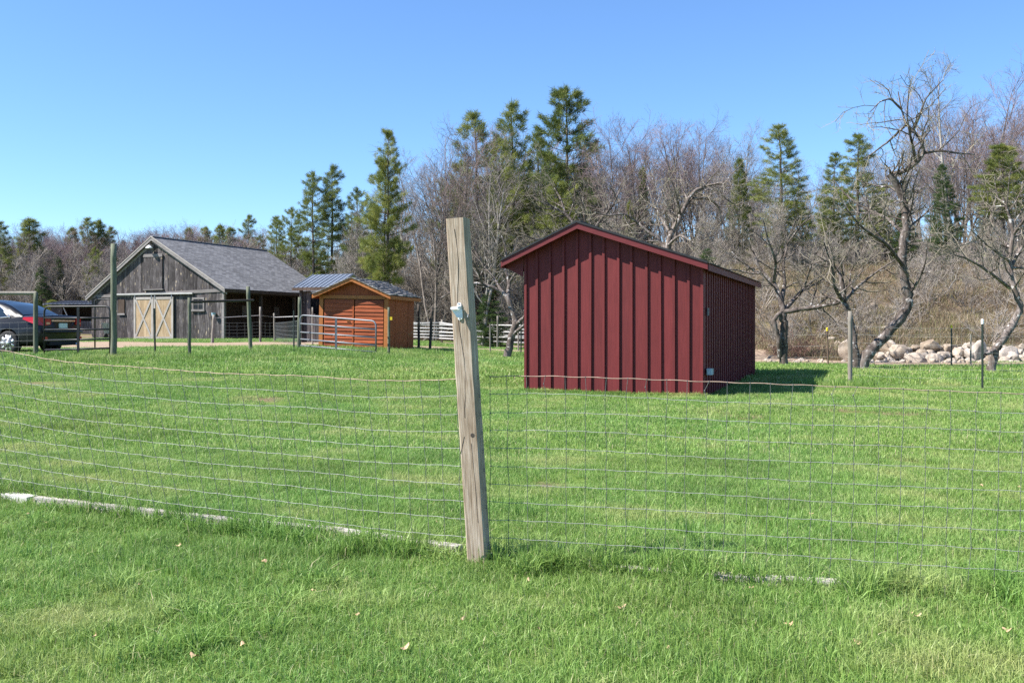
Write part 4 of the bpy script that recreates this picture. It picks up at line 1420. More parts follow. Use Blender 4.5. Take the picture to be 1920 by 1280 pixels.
class Tree:
    """branches collected first; thick wood becomes tubes, the finest twigs cones"""
    def __init__(s, seed):
        s.r = np.random.default_rng(seed); s.tubes = []; s.p0 = []; s.p1 = []; s.rad = []; s.buds = []

    def perp(s, d, ang):
        v = s.r.normal(size=3); v = norm(v - d * np.dot(v, d))
        return norm(d * math.cos(ang) + v * math.sin(ang))

    def path(s, p, d, L, n, wander, trop):
        pts = [np.array(p, float)]
        for i in range(n):
            d = norm(d + s.r.normal(0, wander, 3) + np.array([0, 0, trop]))
            pts.append(pts[-1] + d * L / n)
        return np.array(pts), d

    def grow(s, pts, rad, lvl, spec, start=.25):
        """children along a given branch"""
        if lvl >= len(spec): return
        sp = spec[lvl]
        seg = np.linalg.norm(np.diff(pts, axis=0), axis=1)
        cum = np.concatenate([[0], np.cumsum(seg)]); L = cum[-1]
        n = max(1, int(round(sp['n'] * s.r.uniform(.8, 1.2)))) if 'n' in sp else max(1, int(L * sp['per_m'] * s.r.uniform(.8, 1.2)))
        for k in range(n):
            t = lerp(start, 1.0, (k + s.r.uniform(.1, .9)) / n)
            q = t * L
            i = min(np.searchsorted(cum, q) - 1, len(pts) - 2); i = max(i, 0)
            f = (q - cum[i]) / (seg[i] + 1e-9)
            p = lerp(pts[i], pts[i + 1], f); d = norm(pts[i + 1] - pts[i])
            cr = lerp(rad[i], rad[min(i + 1, len(rad) - 1)], f)
            dd = s.perp(d, math.radians(s.r.uniform(*sp['ang'])))
            if dd[2] < sp.get('minz', -1) : dd[2] = abs(dd[2]) * .4; dd = norm(dd)
            Lc = s.r.uniform(*sp['len']) * ((1.15 - .75 * t) if sp.get('shape', True) else 1.0)
            if lvl == len(spec) - 1:
                e = p + norm(dd + np.array([0, 0, sp['trop'] * 2])) * Lc
                s.p0.append(p); s.p1.append(e); s.rad.append(max(min(cr * .7, sp['rmax']), sp['rmin']))
                if sp.get('bud') and s.r.random() < sp['bud']: s.buds.append(e)
                continue
            m = sp.get('seg', 4)
            cp, _ = s.path(p, dd, Lc, m, sp['wander'], sp['trop'])
            r0 = max(min(cr * s.r.uniform(.45, .7), sp['rmax']), sp['rmin'])
            rr = np.linspace(r0, max(r0 * .3, sp['rmin'] * .6), m + 1)
            s.tubes.append((cp, rr, 5 if r0 > .03 else 3))
            s.grow(cp, rr, lvl + 1, spec, .2)

    def wood(s, thick):
        b = MB()
        for p, r, n in s.tubes:
            if (r[0] >= thick): b.tube(p, r, max(n, 6 if r[0] > .06 else 4), False)
        return b

    def twigs(s, thick):
        b = MB()
        for p, r, n in s.tubes:
            if r[0] < thick: b.tube(p, r, 3, False)
        if s.p0: b.cones(s.p0, s.p1, s.rad)
        return b


def bare_mesh(seed, Ht, tr, spread, barkm, twigm, stems=1, dens=1.0, low=.28):
    t = Tree(seed)
    spec = [dict(n=int(15 * dens), ang=(28, 58), len=(Ht * .26 * spread, Ht * .46 * spread), wander=.09, trop=.2, rmin=.022, rmax=tr * .55, seg=5),
            dict(n=6, ang=(25, 60), len=(Ht * .10 * spread, Ht * .19 * spread), wander=.16, trop=.08, rmin=.012, rmax=.06, seg=3),
            dict(n=5, ang=(25, 60), len=(Ht * .045, Ht * .095), wander=.15, trop=.06, rmin=.0065, rmax=.016, seg=2),
            dict(n=3.4 * dens, ang=(20, 60), len=(Ht * .022, Ht * .055), trop=.05, rmin=.0048, rmax=.006)]
    for k in range(stems):
        d = norm(np.array([t.r.normal(0, .05 + .12 * (stems > 1)), t.r.normal(0, .05 + .1 * (stems > 1)), 1]))
        pts, _ = t.path((0, 0, -.4), d, Ht * t.r.uniform(.82, .95) * (1 if k == 0 else .85), 9, .055, .03)
        q = np.linspace(1, .1, 10) ** .85 * tr * (1 if stems == 1 else .75)
        q[0] *= 1.3
        t.tubes.append((pts, q, 7))
        t.grow(pts, q, 0, spec, low)
    a = t.wood(.028).mesh('trunk', barkm, True)
    c = t.twigs(.028).mesh('crown', twigm, False)
    return a, c


def pine_mesh(seed, Ht, crown0, width, nm, dens=1.0, top=.12, up=.25, barkm=None, tuft=.26, dbl=False, asym=0.0, gap=.16):
    """white pine: whorls of level boughs carrying needle tufts"""
    r = np.random.default_rng(seed)
    wood = MB(); ctr = []; axs = []
    stems = [(0, 0)] + ([(.5, .2)] if dbl else [])
    for si, (ox, oy) in enumerate(stems):
        lean = r.normal(0, .012, 2)
        hh = Ht if si == 0 else Ht * .86
        zs = np.linspace(-.4, hh, 12)
        P = np.stack([ox + lean[0] * zs + np.cumsum(r.normal(0, .03, 12)), oy + lean[1] * zs + np.cumsum(r.normal(0, .03, 12)), zs], 1)
        r0 = hh * .0135
        wood.tube(P, np.linspace(r0, .03, 12), 7, False)
        z = crown0 * hh
        while z < hh - .15:
            f = (z - crown0 * hh) / (hh - crown0 * hh)
            base = np.array([np.interp(z, zs, P[:, 0]), np.interp(z, zs, P[:, 1]), z])
            prof = min(1.0, .55 + 1.3 * f) * (1 - f) ** .72 + top * .5
            nbr = r.integers(4, 7)
            a0 = r.uniform(0, 6.28)
            for k in range(nbr):
                if r.random() < gap: continue
                a = a0 + k * 6.283 / nbr + r.normal(0, .25)
                L = width * prof * r.uniform(.45, 1.3) * (1 + asym * math.cos(a))
                if L < .15: L = .15
                rise = lerp(.02, up + .5, f ** 1.5) + r.normal(0, .06)
                n = 4
                pts = [base]
                for j in range(n):
                    zz = rise * L / n + (.05 * j * L / n)
                    pts.append(pts[-1] + np.array([math.cos(a) * L / n, math.sin(a) * L / n, zz]) + r.normal(0, .03 * L / n, 3))
                pts = np.array(pts)
                wood.tube(pts, np.linspace(max(.018, L * .014), .008, n + 1), 4, False)
                nt_ = int((4 + L * 7.5) * dens)
                for _ in range(nt_):
                    t = r.uniform(.28, 1.0) ** .8
                    i = min(int(t * n), n - 1); p = lerp(pts[i], pts[i + 1], t * n - i)
                    side = np.array([-math.sin(a), math.cos(a), 0]) * r.normal(0, .22 * L * (1.15 - t) + .08)
                    p = p + side + np.array([math.cos(a), math.sin(a), 0]) * abs(side).sum() * .25 + np.array([0, 0, r.normal(.04, .05 + .01 * L)])
                    ctr.append(p); axs.append(norm(np.array([math.cos(a), math.sin(a), .55 + r.normal(0, .25)]) + side * .8))
            z += hh * .030 * r.uniform(.75, 1.3)
        for _ in range(14):
            ctr.append(np.array([P[-1, 0], P[-1, 1], hh]) + r.normal(0, .06, 3) - np.array([0, 0, r.uniform(0, .5)])); axs.append(norm(np.array([r.normal(0, .4), r.normal(0, .4), 1])))
    ctr = np.array(ctr); axs = np.array(axs)
    K = 20
    C = np.repeat(ctr, K, 0); A_ = np.repeat(axs, K, 0)
    d = A_ + r.normal(0, .62, A_.shape); d /= np.linalg.norm(d, axis=1)[:, None]
    ln = tuft * r.uniform(.6, 1.5, len(C))[:, None]
    w = np.cross(d, r.normal(size=d.shape)); w /= np.linalg.norm(w, axis=1)[:, None]
    C = C + r.normal(0, .09, C.shape)
    V = np.stack([C - w * tuft * .05, C + w * tuft * .05, C + d * ln], 1)
    nb = MB(); nb.add(V.reshape(-1, 3), np.arange(len(C) * 3).reshape(-1, 3))
    return wood.mesh('trunk', barkm or M['pinebark'], True), nb.mesh('crown', nm, False)


def plant(name, meshes, loc, rz, sc, label, cat, group=None, sz=None):
    o = thing(name, loc, rz, label, cat, group)
    o.scale = (sc, sc, sz or sc)
    inst(meshes[0], 'trunk', o); inst(meshes[1], 'crown', o)
    return o


# ---------------- apple trees: limbs drawn where they stand, twigs grown on them
APSPEC = [dict(per_m=3.4, ang=(30, 75), len=(.55, 1.5), wander=.24, trop=.05, rmin=.010, rmax=.03, seg=4, shape=False),
          dict(n=6, ang=(25, 70), len=(.22, .6), wander=.2, trop=.06, rmin=.006, rmax=.012, seg=3, shape=False),
          dict(n=5, ang=(20, 70), len=(.10, .30), trop=.06, rmin=.004, rmax=.006, shape=False, bud=.14)]


def apple(name, seed, D, limbs, label, density=1.0, extra=None):
    """limbs: list of (points [(u, v, depth offset)], radius px at start, radius px at end, grow?)"""
    u0, v0, _ = limbs[0][0][0]
    x0 = (u0 - 960) / F * D
    base = Vector((x0, D, Hf(x0, D)))
    t = Tree(seed)
    spec = [dict(s) for s in APSPEC]
    spec[0]['per_m'] *= density
    for pts, ra, rb, gr in limbs:
        P = np.array([np.array(px(u, v, D + dd)) - np.array(base) for u, v, dd in pts])
        # finer, slightly crooked path
        n = len(P)
        s = np.linspace(0, n - 1, (n - 1) * 4 + 1)
        Q = np.stack([np.interp(s, np.arange(n), P[:, a]) for a in range(3)], 1)
        for _ in range(1):
            Q[1:-1] = (Q[:-2] + 2 * Q[1:-1] + Q[2:]) / 4
        R_ = np.linspace(ra, rb, len(Q)) / F * D
        Q[1:-1] += t.r.normal(0, 1, Q[1:-1].shape) * R_[1:-1, None] * .11
        R_ = R_ * (1 + t.r.normal(0, .045, len(R_)))
        t.tubes.append((Q, R_, 8))
        if gr: t.grow(Q, R_, 0, spec, gr if isinstance(gr, float) else .2)
    o = thing(name, tuple(base), 0, label, 'tree')
    t.wood(.012).obj('trunk', M['applebark'], o, True)
    cr = t.twigs(.012).obj('crown', M['appletwig'], o)
    if t.buds:
        b = MB(); B = np.array(t.buds)
        for k in range(3):
            d = t.r.normal(size=B.shape) * .014
            w = t.r.normal(size=B.shape) * .006
            V = np.stack([B - w, B + w, B + d], 1)
            b.add(V.reshape(-1, 3), np.arange(len(B) * 3).reshape(-1, 3))
        tag(b.obj('buds', M['bud'], o), kind='stuff')
    return o


apple('apple_tree', 101, 24.4, [
    ([(1604, 697, 0), (1603, 660, 0), (1600, 630, .1), (1592, 590, .2), (1582, 566, .2), (1579, 530, .2), (1572, 505, .3), (1555, 490, .4), (1530, 478, .5)], 9, 2, .45),
    ([(1582, 566, .2), (1565, 540, -.2), (1560, 500, -.5), (1545, 455, -.8)], 4, 1.2, .15),
    ([(1582, 566, .2), (1610, 535, .6), (1650, 505, 1.0), (1690, 480, 1.3)], 3.5, 1, .15),
    ([(1614, 697, 0), (1622, 668, 0), (1650, 640, .1), (1682, 605, .2), (1704, 572, .3), (1703, 555, .3), (1694, 520, .3), (1690, 480, .3), (1700, 430, .4), (1697, 390, .5), (1686, 355, .5), (1668, 326, .5)], 11, 7, .75),
    ([(1670, 330, .5), (1692, 322, .4), (1718, 305, .3), (1732, 287, .3), (1727, 262, .3), (1712, 245, .4), (1698, 232, .4), (1690, 205, .5), (1684, 172, .6)], 5.5, 1, .12),
    ([(1732, 287, .3), (1760, 282, .1), (1800, 288, -.1), (1828, 290, -.2)], 3, 1, .1),
    ([(1712, 245, .4), (1725, 215, .2), (1735, 185, .1), (1768, 150, 0)], 3, .8, .1),
    ([(1698, 235, .4), (1670, 262, .8), (1640, 285, 1.2), (1618, 300, 1.5)], 2.6, .8, .1),
    ([(1690, 205, .5), (1670, 185, .1), (1650, 190, -.3), (1632, 210, -.6)], 2.2, .7, .1),
    ([(1718, 305, .3), (1708, 260, -.4), (1700, 220, -.7), (1705, 160, -.9)], 3, .7, .15),
    ([(1697, 440, .4), (1665, 410, .9), (1630, 395, 1.3), (1590, 370, 1.6), (1560, 335, 1.8)], 4, 1, .15),
    ([(1694, 500, .3), (1660, 455, -.5), (1620, 430, -1.0), (1585, 390, -1.3)], 4, 1, .15),
    ([(1703, 555, .3), (1720, 530, .1), (1735, 495, -.2), (1738, 450, -.4)], 3, .8, .15),
    ([(1700, 430, .4), (1730, 405, .9), (1755, 380, 1.2)], 2.5, .7, .15),
], 'tall crooked two-trunked apple tree with a broken top beside the boulders', .95)

apple('apple_tree', 102, 26.6, [
    ([(1470, 690, 0), (1469, 650, 0), (1470, 610, 0), (1468, 585, 0)], 8, 7, 0),
    ([(1462, 672, 0), (1461, 640, -.1), (1456, 620, -.1), (1451, 603, -.1), (1456, 592, -.1), (1464, 586, 0)], 5, 4, 0),
    ([(1468, 585, 0), (1500, 580, -.2), (1540, 574, -.4), (1576, 567, -.6), (1584, 548, -.7), (1580, 525, -.8)], 5, 1.6, .3),
    ([(1468, 585, 0), (1462, 555, .2), (1450, 530, .3), (1432, 515, .4), (1420, 495, .5), (1412, 470, .6)], 6, 1.8, .2),
    ([(1468, 583, 0), (1490, 560, .4), (1508, 540, .8), (1530, 522, 1.2), (1552, 512, 1.5)], 4.5, 1.2, .2),
    ([(1466, 565, .2), (1472, 530, .4), (1468, 495, .5), (1478, 455, .6), (1470, 420, .6)], 4.5, 1.2, .15),
    ([(1450, 530, .3), (1455, 490, -.2), (1440, 450, -.5), (1430, 410, -.7)], 3.5, 1, .1),
    ([(1432, 515, .4), (1400, 500, .8), (1370, 470, 1.0)], 3, 1, .1),
    ([(1478, 455, .6), (1500, 425, .2), (1520, 405, 0)], 2.5, .8, .1),
    ([(1508, 540, .8), (1520, 500, .4), (1535, 465, .2)], 2.5, .8, .1),
], 'spreading apple tree with a hollow side stem next to the red shed shadow', 1.15)

apple('apple_tree', 103, 22.4, [
    ([(1858, 706, 0), (1861, 672, 0), (1866, 655, 0), (1884, 632, 0), (1904, 600, .1), (1915, 578, .1), (1906, 555, .1), (1898, 530, .1), (1893, 490, .2), (1900, 440, .2), (1893, 405, .2), (1880, 370, .3)], 9, 2.5, .5),
    ([(1893, 540, .1), (1868, 520, -.3), (1840, 500, -.5), (1812, 484, -.7), (1790, 478, -.9)], 3.6, .9, .15),
    ([(1895, 500, .2), (1915, 465, .6), (1940, 430, .9)], 4, 1.2, .15),
    ([(1897, 470, .2), (1870, 440, .7), (1856, 410, 1.0), (1868, 370, 1.3)], 3.5, .9, .15),
    ([(1866, 655, 0), (1858, 660, -.2), (1848, 664, -.3)], 5, 3, 0),
    ([(1900, 440, .2), (1930, 400, -.3), (1950, 360, -.6)], 3, .9, .15),
    ([(1893, 490, .2), (1850, 460, -.6), (1820, 430, -1.0)], 2.6, .8, .15),
], 'crooked apple tree bending over the boulders beside the green stake', 1.1)

apple('apple_tree', 104, 31.8, [
    ([(949, 672, 0), (956, 645, 0), (963, 618, 0), (967, 603, 0), (960, 580, .1), (952, 560, .2), (942, 548, .3)], 7.5, 4, 0),
    ([(942, 548, .3), (920, 537, .3), (895, 531, .3), (872, 536, .2), (850, 545, 0), (825, 560, -.2)], 3.6, 1.2, .15),
    ([(966, 612, 0), (975, 602, -.1), (986, 592, -.2), (998, 578, -.3), (1010, 560, -.4)], 4.5, 1.5, .3),
    ([(962, 628, 0), (976, 615, -.3), (990, 603, -.4), (1005, 590, -.5)], 3.5, 1.5, .5),
    ([(952, 560, .2), (955, 530, .5), (945, 500, .8), (950, 470, .9), (940, 440, 1.0)], 4, 1, .15),
    ([(942, 548, .3), (925, 520, .8), (905, 495, 1.2), (890, 470, 1.4)], 3.2, .9, .15),
    ([(955, 530, .5), (975, 500, .2), (985, 470, 0)], 3, .9, .15),
    ([(905, 533, .3), (895, 505, -.2), (880, 480, -.5)], 2.4, .8, .1),
    ([(872, 536, .2), (855, 510, .6), (835, 490, .9)], 2, .7, .1),
], 'leaning forked apple tree between the square post and the red shed', 1.1)

apple('apple_tree', 105, 30.0, [
    ([(1246, 690, 0), (1247, 600, 0), (1249, 520, 0), (1250, 470, 0), (1258, 440, 0), (1276, 405, .1), (1290, 375, .1), (1302, 358, .1), (1330, 347, .1), (1362, 343, 0)], 8, 1.6, .6),
    ([(1250, 470, 0), (1232, 448, .2), (1210, 430, .3), (1195, 418, .4), (1172, 424, .5)], 4, 1.2, .15),
    ([(1250, 462, 0), (1275, 440, -.4), (1292, 450, -.7), (1312, 462, -.9)], 3.2, 1, .15),
    ([(1300, 372, .1), (1330, 372, .5), (1348, 388, .8), (1354, 420, 1.0)], 3, 1, .1),
    ([(1258, 440, 0), (1240, 410, .6), (1225, 380, 1.0), (1215, 350, 1.2)], 3, .9, .15),
    ([(1276, 405, .1), (1270, 370, -.4), (1260, 340, -.6)], 2.6, .8, .15),
    ([(1195, 418, .4), (1170, 400, 0), (1140, 405, -.3), (1115, 398, -.5)], 2.6, .8, .1),
], 'gnarled apple tree rising behind the ridge of the red shed', 1.1)

apple('apple_tree', 106, 33.0, [
    ([(1108, 690, 0), (1108, 560, 0), (1100, 470, 0), (1085, 430, 0), (1060, 400, .2), (1030, 385, .3), (1000, 372, .3)], 6, 1.4, .5),
    ([(1100, 470, 0), (1120, 420, .4), (1150, 385, .6), (1165, 350, .8)], 4, 1, .15),
    ([(1095, 445, 0), (1098, 400, -.4), (1085, 360, -.6)], 3, .8, .15),
    ([(1085, 430, 0), (1045, 440, -.4), (1005, 450, -.7), (980, 440, -.9)], 3, .8, .15),
    ([(1060, 400, .2), (1050, 370, .8), (1035, 345, 1.1)], 2.4, .8, .15),
], 'pale apple tree spreading over the left slope of the red shed roof', 1.1)

# ---------------- bare woodland trees
BARE = []
for k in range(7):
    mv = k in (1, 4, 6)
    BARE.append(bare_mesh(200 + k, 17.0, .19 if k % 2 else .15, [.85, 1.0, .7, .95, .8, .6, 1.0][k], M['palebark'] if k in (0, 3, 5) else M['bark'], M['mauvetwig'] if mv else M['twig'], stems=[1, 1, 2, 2, 1, 1, 3][k], dens=.87, low=[.32, .35, .38, .25, .42, .45, .3][k]))
SAP = [bare_mesh(300 + k, 6.5, .055, .8, M['palebark'] if k == 1 else M['bark'], M['brushtwig'], stems=[1, 1, 3, 2][k], dens=.75, low=.2) for k in range(4)]

top_u = [0, 240, 500, 560, 640, 720, 780, 850, 900, 960, 1050, 1150, 1230, 1300, 1380, 1430, 1500, 1560, 1650, 1720, 1780, 1850, 1920, 2100]
top_v = [428, 432, 425, 395, 400, 360, 285, 255, 225, 240, 255, 245, 240, 238, 232, 275, 300, 285, 265, 240, 160, 200, 190, 210]
KIND = ['tall bare grey tree in the wood edge behind the sheds', 'bare tree with mauve budding crown in the wood edge', 'twin-stemmed bare grey tree in the wood edge',
        'twin-stemmed pale-barked bare tree in the wood edge', 'bare high-crowned tree with mauve budding twigs in the wood edge', 'slender pale-barked bare tree in the wood edge', 'bare many-stemmed tree with mauve budding crown in the wood edge']
r = np.random.default_rng(44)


def bare_at(u, D, vtop, k):
    x = (u - 960) / F * D
    z = Hf(x, D)
    h = EYE + (HZ - vtop) / F * D - z
    sc = h / 15.8
    plant('bare_tree', BARE[k], (x, D, z - .1), r.uniform(0, 6.28), sc if sc < 1.4 else 1.4, KIND[k], 'tree', 'bare trees along the wood edge, kind %d' % (k + 1), sz=sc)


for i in range(52):
    u = 770 + (i + r.uniform(0, 1)) / 52 * 1250
    k = int(r.choice([0, 1, 2, 3, 4, 5, 6])) if not (1130 < u < 1340 or u > 1740) else int(r.choice([1, 4, 6, 6, 0]))
    D = r.uniform(54, 82)
    vt = np.interp(u, top_u, top_v) + abs(r.normal(0, 34)) + (6 if D < 60 else 0)
    bare_at(u, D, min(vt, 430), k)
for u, D, v, k in ((905, 47, 262, 3), (1788, 54, 132, 5), (1830, 58, 150, 6), (1392, 60, 226, 0), (1300, 62, 236, 6), (1262, 60, 238, 1), (1210, 64, 245, 4), (1160, 62, 248, 6), (1910, 56, 180, 6), (640, 58, 395, 5), (812, 56, 262, 2), (835, 60, 252, 0), (1330, 70, 246, 1)):
    bare_at(u, D, v, k)
for i in range(16):
    u = 500 + i * 18 + r.uniform(-8, 8)
    bare_at(u, r.uniform(74, 94), np.interp(u, [490, 560, 700, 790], [455, 430, 400, 330]) + r.uniform(0, 30), int(r.integers(0, 7)))

# ---------------- pines
PINE = [pine_mesh(401, 18, .42, 3.3, M['needle'], 1.25, gap=.2, tuft=.34),
        pine_mesh(402, 18, .30, 3.4, M['needle'], .9, tuft=.32, asym=.2, dbl=True, gap=.25),
        pine_mesh(403, 16, .22, 2.9, M['needle'], .85, gap=.34, tuft=.32),
        pine_mesh(404, 13, .10, 2.0, M['needle2'], 1.2, gap=.12),
        pine_mesh(405, 14, .06, 2.1, M['needle3'], 1.15, gap=.15, up=.1),
        pine_mesh(406, 16, .30, 3.6, M['needle2'], 1.05, tuft=.3, asym=-.35, gap=.3)]
PK = ['tall dense-topped white pine in the wood edge', 'twin-trunked white pine with ragged boughs', 'slim thin-crowned white pine in the wood edge', 'dense yellow-green young conifer in the wood edge', 'dark full-skirted conifer in the wood edge', 'open lopsided yellow-green pine in the wood edge']
PH = [18, 18, 16, 13, 14, 16]
pines = [  # u, top v, D, kind, rotation, width factor
    (1065, 162, 62, 0, .4, 1.0, 'tall dense-crowned white pine towering above the red shed'), (962, 192, 64, 2, 1.2, 1.0, 'pointed white pine beside the tall dense-crowned one'), (897, 212, 62, 2, 3.0, 1.1, 'white pine rising straight behind the square post'),
    (726, 247, 52, 1, 2.2, .82, 'twin-trunked white pine standing behind the orange shed roof'), (622, 310, 74, 2, .8, 1.0, None), (590, 322, 73, 5, 2.6, 1.0, None), (545, 388, 77, 5, 1.0, .9, None), (520, 405, 80, 2, 2.0, 1.0, None), (672, 352, 62, 5, 4.0, .8, None),
    (1467, 232, 51, 2, 2.0, 1.4, 'sunlit white pine with level boughs standing clear of the bare trees'), (1385, 294, 58, 3, 1.0, .9, None), (1608, 252, 52, 2, 4.0, 1.4, None), (1562, 286, 55, 2, 5.0, 1.0, None),
    (1880, 268, 50, 0, 1.0, 1.15, 'blue-green pine at the back above the crooked apple tree'), (1774, 305, 49, 4, 2.0, 1.0, None), (1490, 372, 50, 5, 1.0, .9, None), (1700, 395, 51, 4, 1.7, .9, None), (1045, 330, 58, 5, 1.9, .9, None), (1120, 335, 60, 4, 1.1, .7, None), (1206, 312, 62, 3, 3.0, .6, None), (1012, 248, 68, 2, 2.0, .8, None), (860, 300, 66, 5, .5, .8, None), (940, 260, 60, 5, 3.0, .7, None),
    (1660, 400, 56, 5, 3.3, .7, None), (1850, 395, 58, 3, .3, .9, None), (1330, 462, 43, 4, .3, .8, 'dark low evergreen peering over the red shed roof'), (925, 545, 47, 4, .9, 1.1, 'dark green evergreen shrub behind the white rail fence'), (1290, 505, 42, 4, 2.0, .8, None), (1180, 375, 56, 3, 2, .7, None),
    (466, 403, 100, 2, 1, 1, None), (412, 420, 105, 3, 2, 1.2, None), (386, 424, 108, 3, 3, 1.2, None), (356, 426, 110, 3, 4, 1, None), (430, 425, 104, 3, .5, 1.2, None), (485, 440, 95, 5, 0, 1, None),
    (52, 408, 92, 3, 1, 1.7, None), (166, 408, 98, 2, 2, 1.1, None), (186, 411, 99, 3, 3, 1.2, None), (206, 425, 100, 2, 1, 1.0, None), (2, 415, 88, 2, 2, 1.2, None), (135, 425, 104, 3, 2, 1.2, None), (178, 462, 84, 5, 2, .8, None), (95, 560, 74, 3, 1, 1.5, 'bright green conifer bush behind the parked car'), (82, 500, 80, 4, 2.2, 1.3, None)]
for u, v, D, k, rz, wf_, lab in pines:
    x = (u - 960) / F * D
    z = Hf(x, D)
    h = EYE + (HZ - v) / F * D - z
    sc = h / PH[k]
    lb = lab or (PK[k] if u > 500 else PK[k].replace(' in the wood edge', '') + ' on the far wooded hill')
    plant('pine_tree', PINE[k], (x, D, z - .1), rz, max(sc, .45 if u > 500 else .35) * wf_ if sc < .8 else sc * wf_, lb, 'tree', None if lab else ('evergreens of the wood, kind %d' % (k + 1) if u > 500 else 'evergreens of the far hill, kind %d' % (k + 1)), sz=sc)


# ================================================================ SCATTERED STUFF (geometry nodes; nobody could count it)
def make_collection(name, meshes):
    c = bpy.data.collections.new(name)
    for i, me in enumerate(meshes):
        o = bpy.data.objects.new('%s_piece_%02d' % (name, i), me)
        c.objects.link(o)
    return c


def scatter(name, pts, rotz, scale, index, coll, label, cat, tilt=None):
    me = bpy.data.meshes.new(name)
    me.vertices.add(len(pts)); me.vertices.foreach_set('co', np.asarray(pts, np.float32).ravel())
    n = len(pts)
    rot = np.zeros((n, 3), np.float32); rot[:, 2] = rotz
    if tilt is not None: rot[:, 0:2] = tilt
    a = me.attributes.new('irot', 'FLOAT_VECTOR', 'POINT'); a.data.foreach_set('vector', rot.ravel())
    sc = np.asarray(scale, np.float32)
    if sc.ndim == 1: sc = np.repeat(sc[:, None], 3, 1)
    a = me.attributes.new('isc', 'FLOAT_VECTOR', 'POINT'); a.data.foreach_set('vector', sc.ravel())
    a = me.attributes.new('iidx', 'INT', 'POINT'); a.data.foreach_set('value', np.asarray(index, np.int32))
    o = bpy.data.objects.new(name, me); COL.objects.link(o)
    tag(o, label, cat, kind='stuff')
    ng = bpy.data.node_groups.new(name, 'GeometryNodeTree')
    ng.interface.new_socket('Geometry', in_out='INPUT', socket_type='NodeSocketGeometry')
    ng.interface.new_socket('Geometry', in_out='OUTPUT', socket_type='NodeSocketGeometry')
    gi = ng.nodes.new('NodeGroupInput'); go = ng.nodes.new('NodeGroupOutput')
    ci = ng.nodes.new('GeometryNodeCollectionInfo'); ci.inputs['Collection'].default_value = coll
    ci.inputs['Separate Children'].default_value = True; ci.inputs['Reset Children'].default_value = True
    ip = ng.nodes.new('GeometryNodeInstanceOnPoints'); ip.inputs['Pick Instance'].default_value = True

    def attr(nm, t):
        n_ = ng.nodes.new('GeometryNodeInputNamedAttribute'); n_.data_type = t; n_.inputs['Name'].default_value = nm
        return n_.outputs['Attribute']
    e2r = ng.nodes.new('FunctionNodeEulerToRotation')
    ng.links.new(attr('irot', 'FLOAT_VECTOR'), e2r.inputs[0])
    ng.links.new(gi.outputs[0], ip.inputs['Points']); ng.links.new(ci.outputs[0], ip.inputs['Instance'])
    ng.links.new(attr('iidx', 'INT'), ip.inputs['Instance Index'])
    ng.links.new(e2r.outputs[0], ip.inputs['Rotation']); ng.links.new(attr('isc', 'FLOAT_VECTOR'), ip.inputs['Scale'])
    ng.links.new(ip.outputs[0], go.inputs[0])
    md = o.modifiers.new('scatter', 'NODES'); md.node_group = ng
    return o


def merged(pair, name):
    """trunk and crown of a small tree as one mesh with two materials, for the far mass"""
    a, c = pair
    b = MB()
    n = 0
    V = []; F3 = []; F4 = []; mi = []
    out = bpy.data.meshes.new(name)
    va = [v.co[:] for v in a.vertices]; fa = [tuple(p.vertices) for p in a.polygons]
    vc = [v.co[:] for v in c.vertices]; fc = [tuple(q + len(va) for q in p.vertices) for p in c.polygons]
    out.from_pydata(va + vc, [], fa + fc)
    out.materials.append(a.materials[0]); out.materials.append(c.materials[0])
    out.polygons.foreach_set('material_index', np.array([0] * len(fa) + [1] * len(fc), np.int32))
    return out


_fp = [merged(PINE[3], 'far_pine'), merged(PINE[4], 'far_pine')]
far_coll = make_collection('far_wood', [merged(BARE[k], 'far_bare_tree') for k in (1, 4, 2, 6, 6)] + _fp)
r = np.random.default_rng(55)
P_, S_ = [], []
for i in range(560):                                    # wooded hill on the left, and the wood behind the first trees
    if i < 440:
        D = r.uniform(84, 150); u = r.uniform(-260, 520); h = r.uniform(9, 13)
    else:
        D = r.uniform(80, 125); u = r.uniform(560, 2150); h = r.uniform(9, 14)
    x = (u - 960) / F * D; z = Hf(x, D)
    vt = np.interp(u, top_u, top_v) + (2 if u < 480 else 55) + abs(r.normal(0, 14 if u < 480 else 30))
    hmax = EYE + (HZ - vt) / F * D - z
    h = min(h, hmax) if u > 480 else hmax * r.uniform(.72, 1.0)
    if h < 3: continue
    P_.append((x, D, z - .2)); S_.append(h / 15.0)
n = len(P_)
S_ = np.array(S_)
scatter('far_wood', P_, r.uniform(0, 6.28, n), np.stack([S_ * 1.15, S_ * 1.15, S_], 1), np.where(r.random(n) < .9, r.integers(0, 5, n), r.integers(5, 7, n)), far_coll, 'distant leafless wood covering the hillside beyond the barn', 'wood')

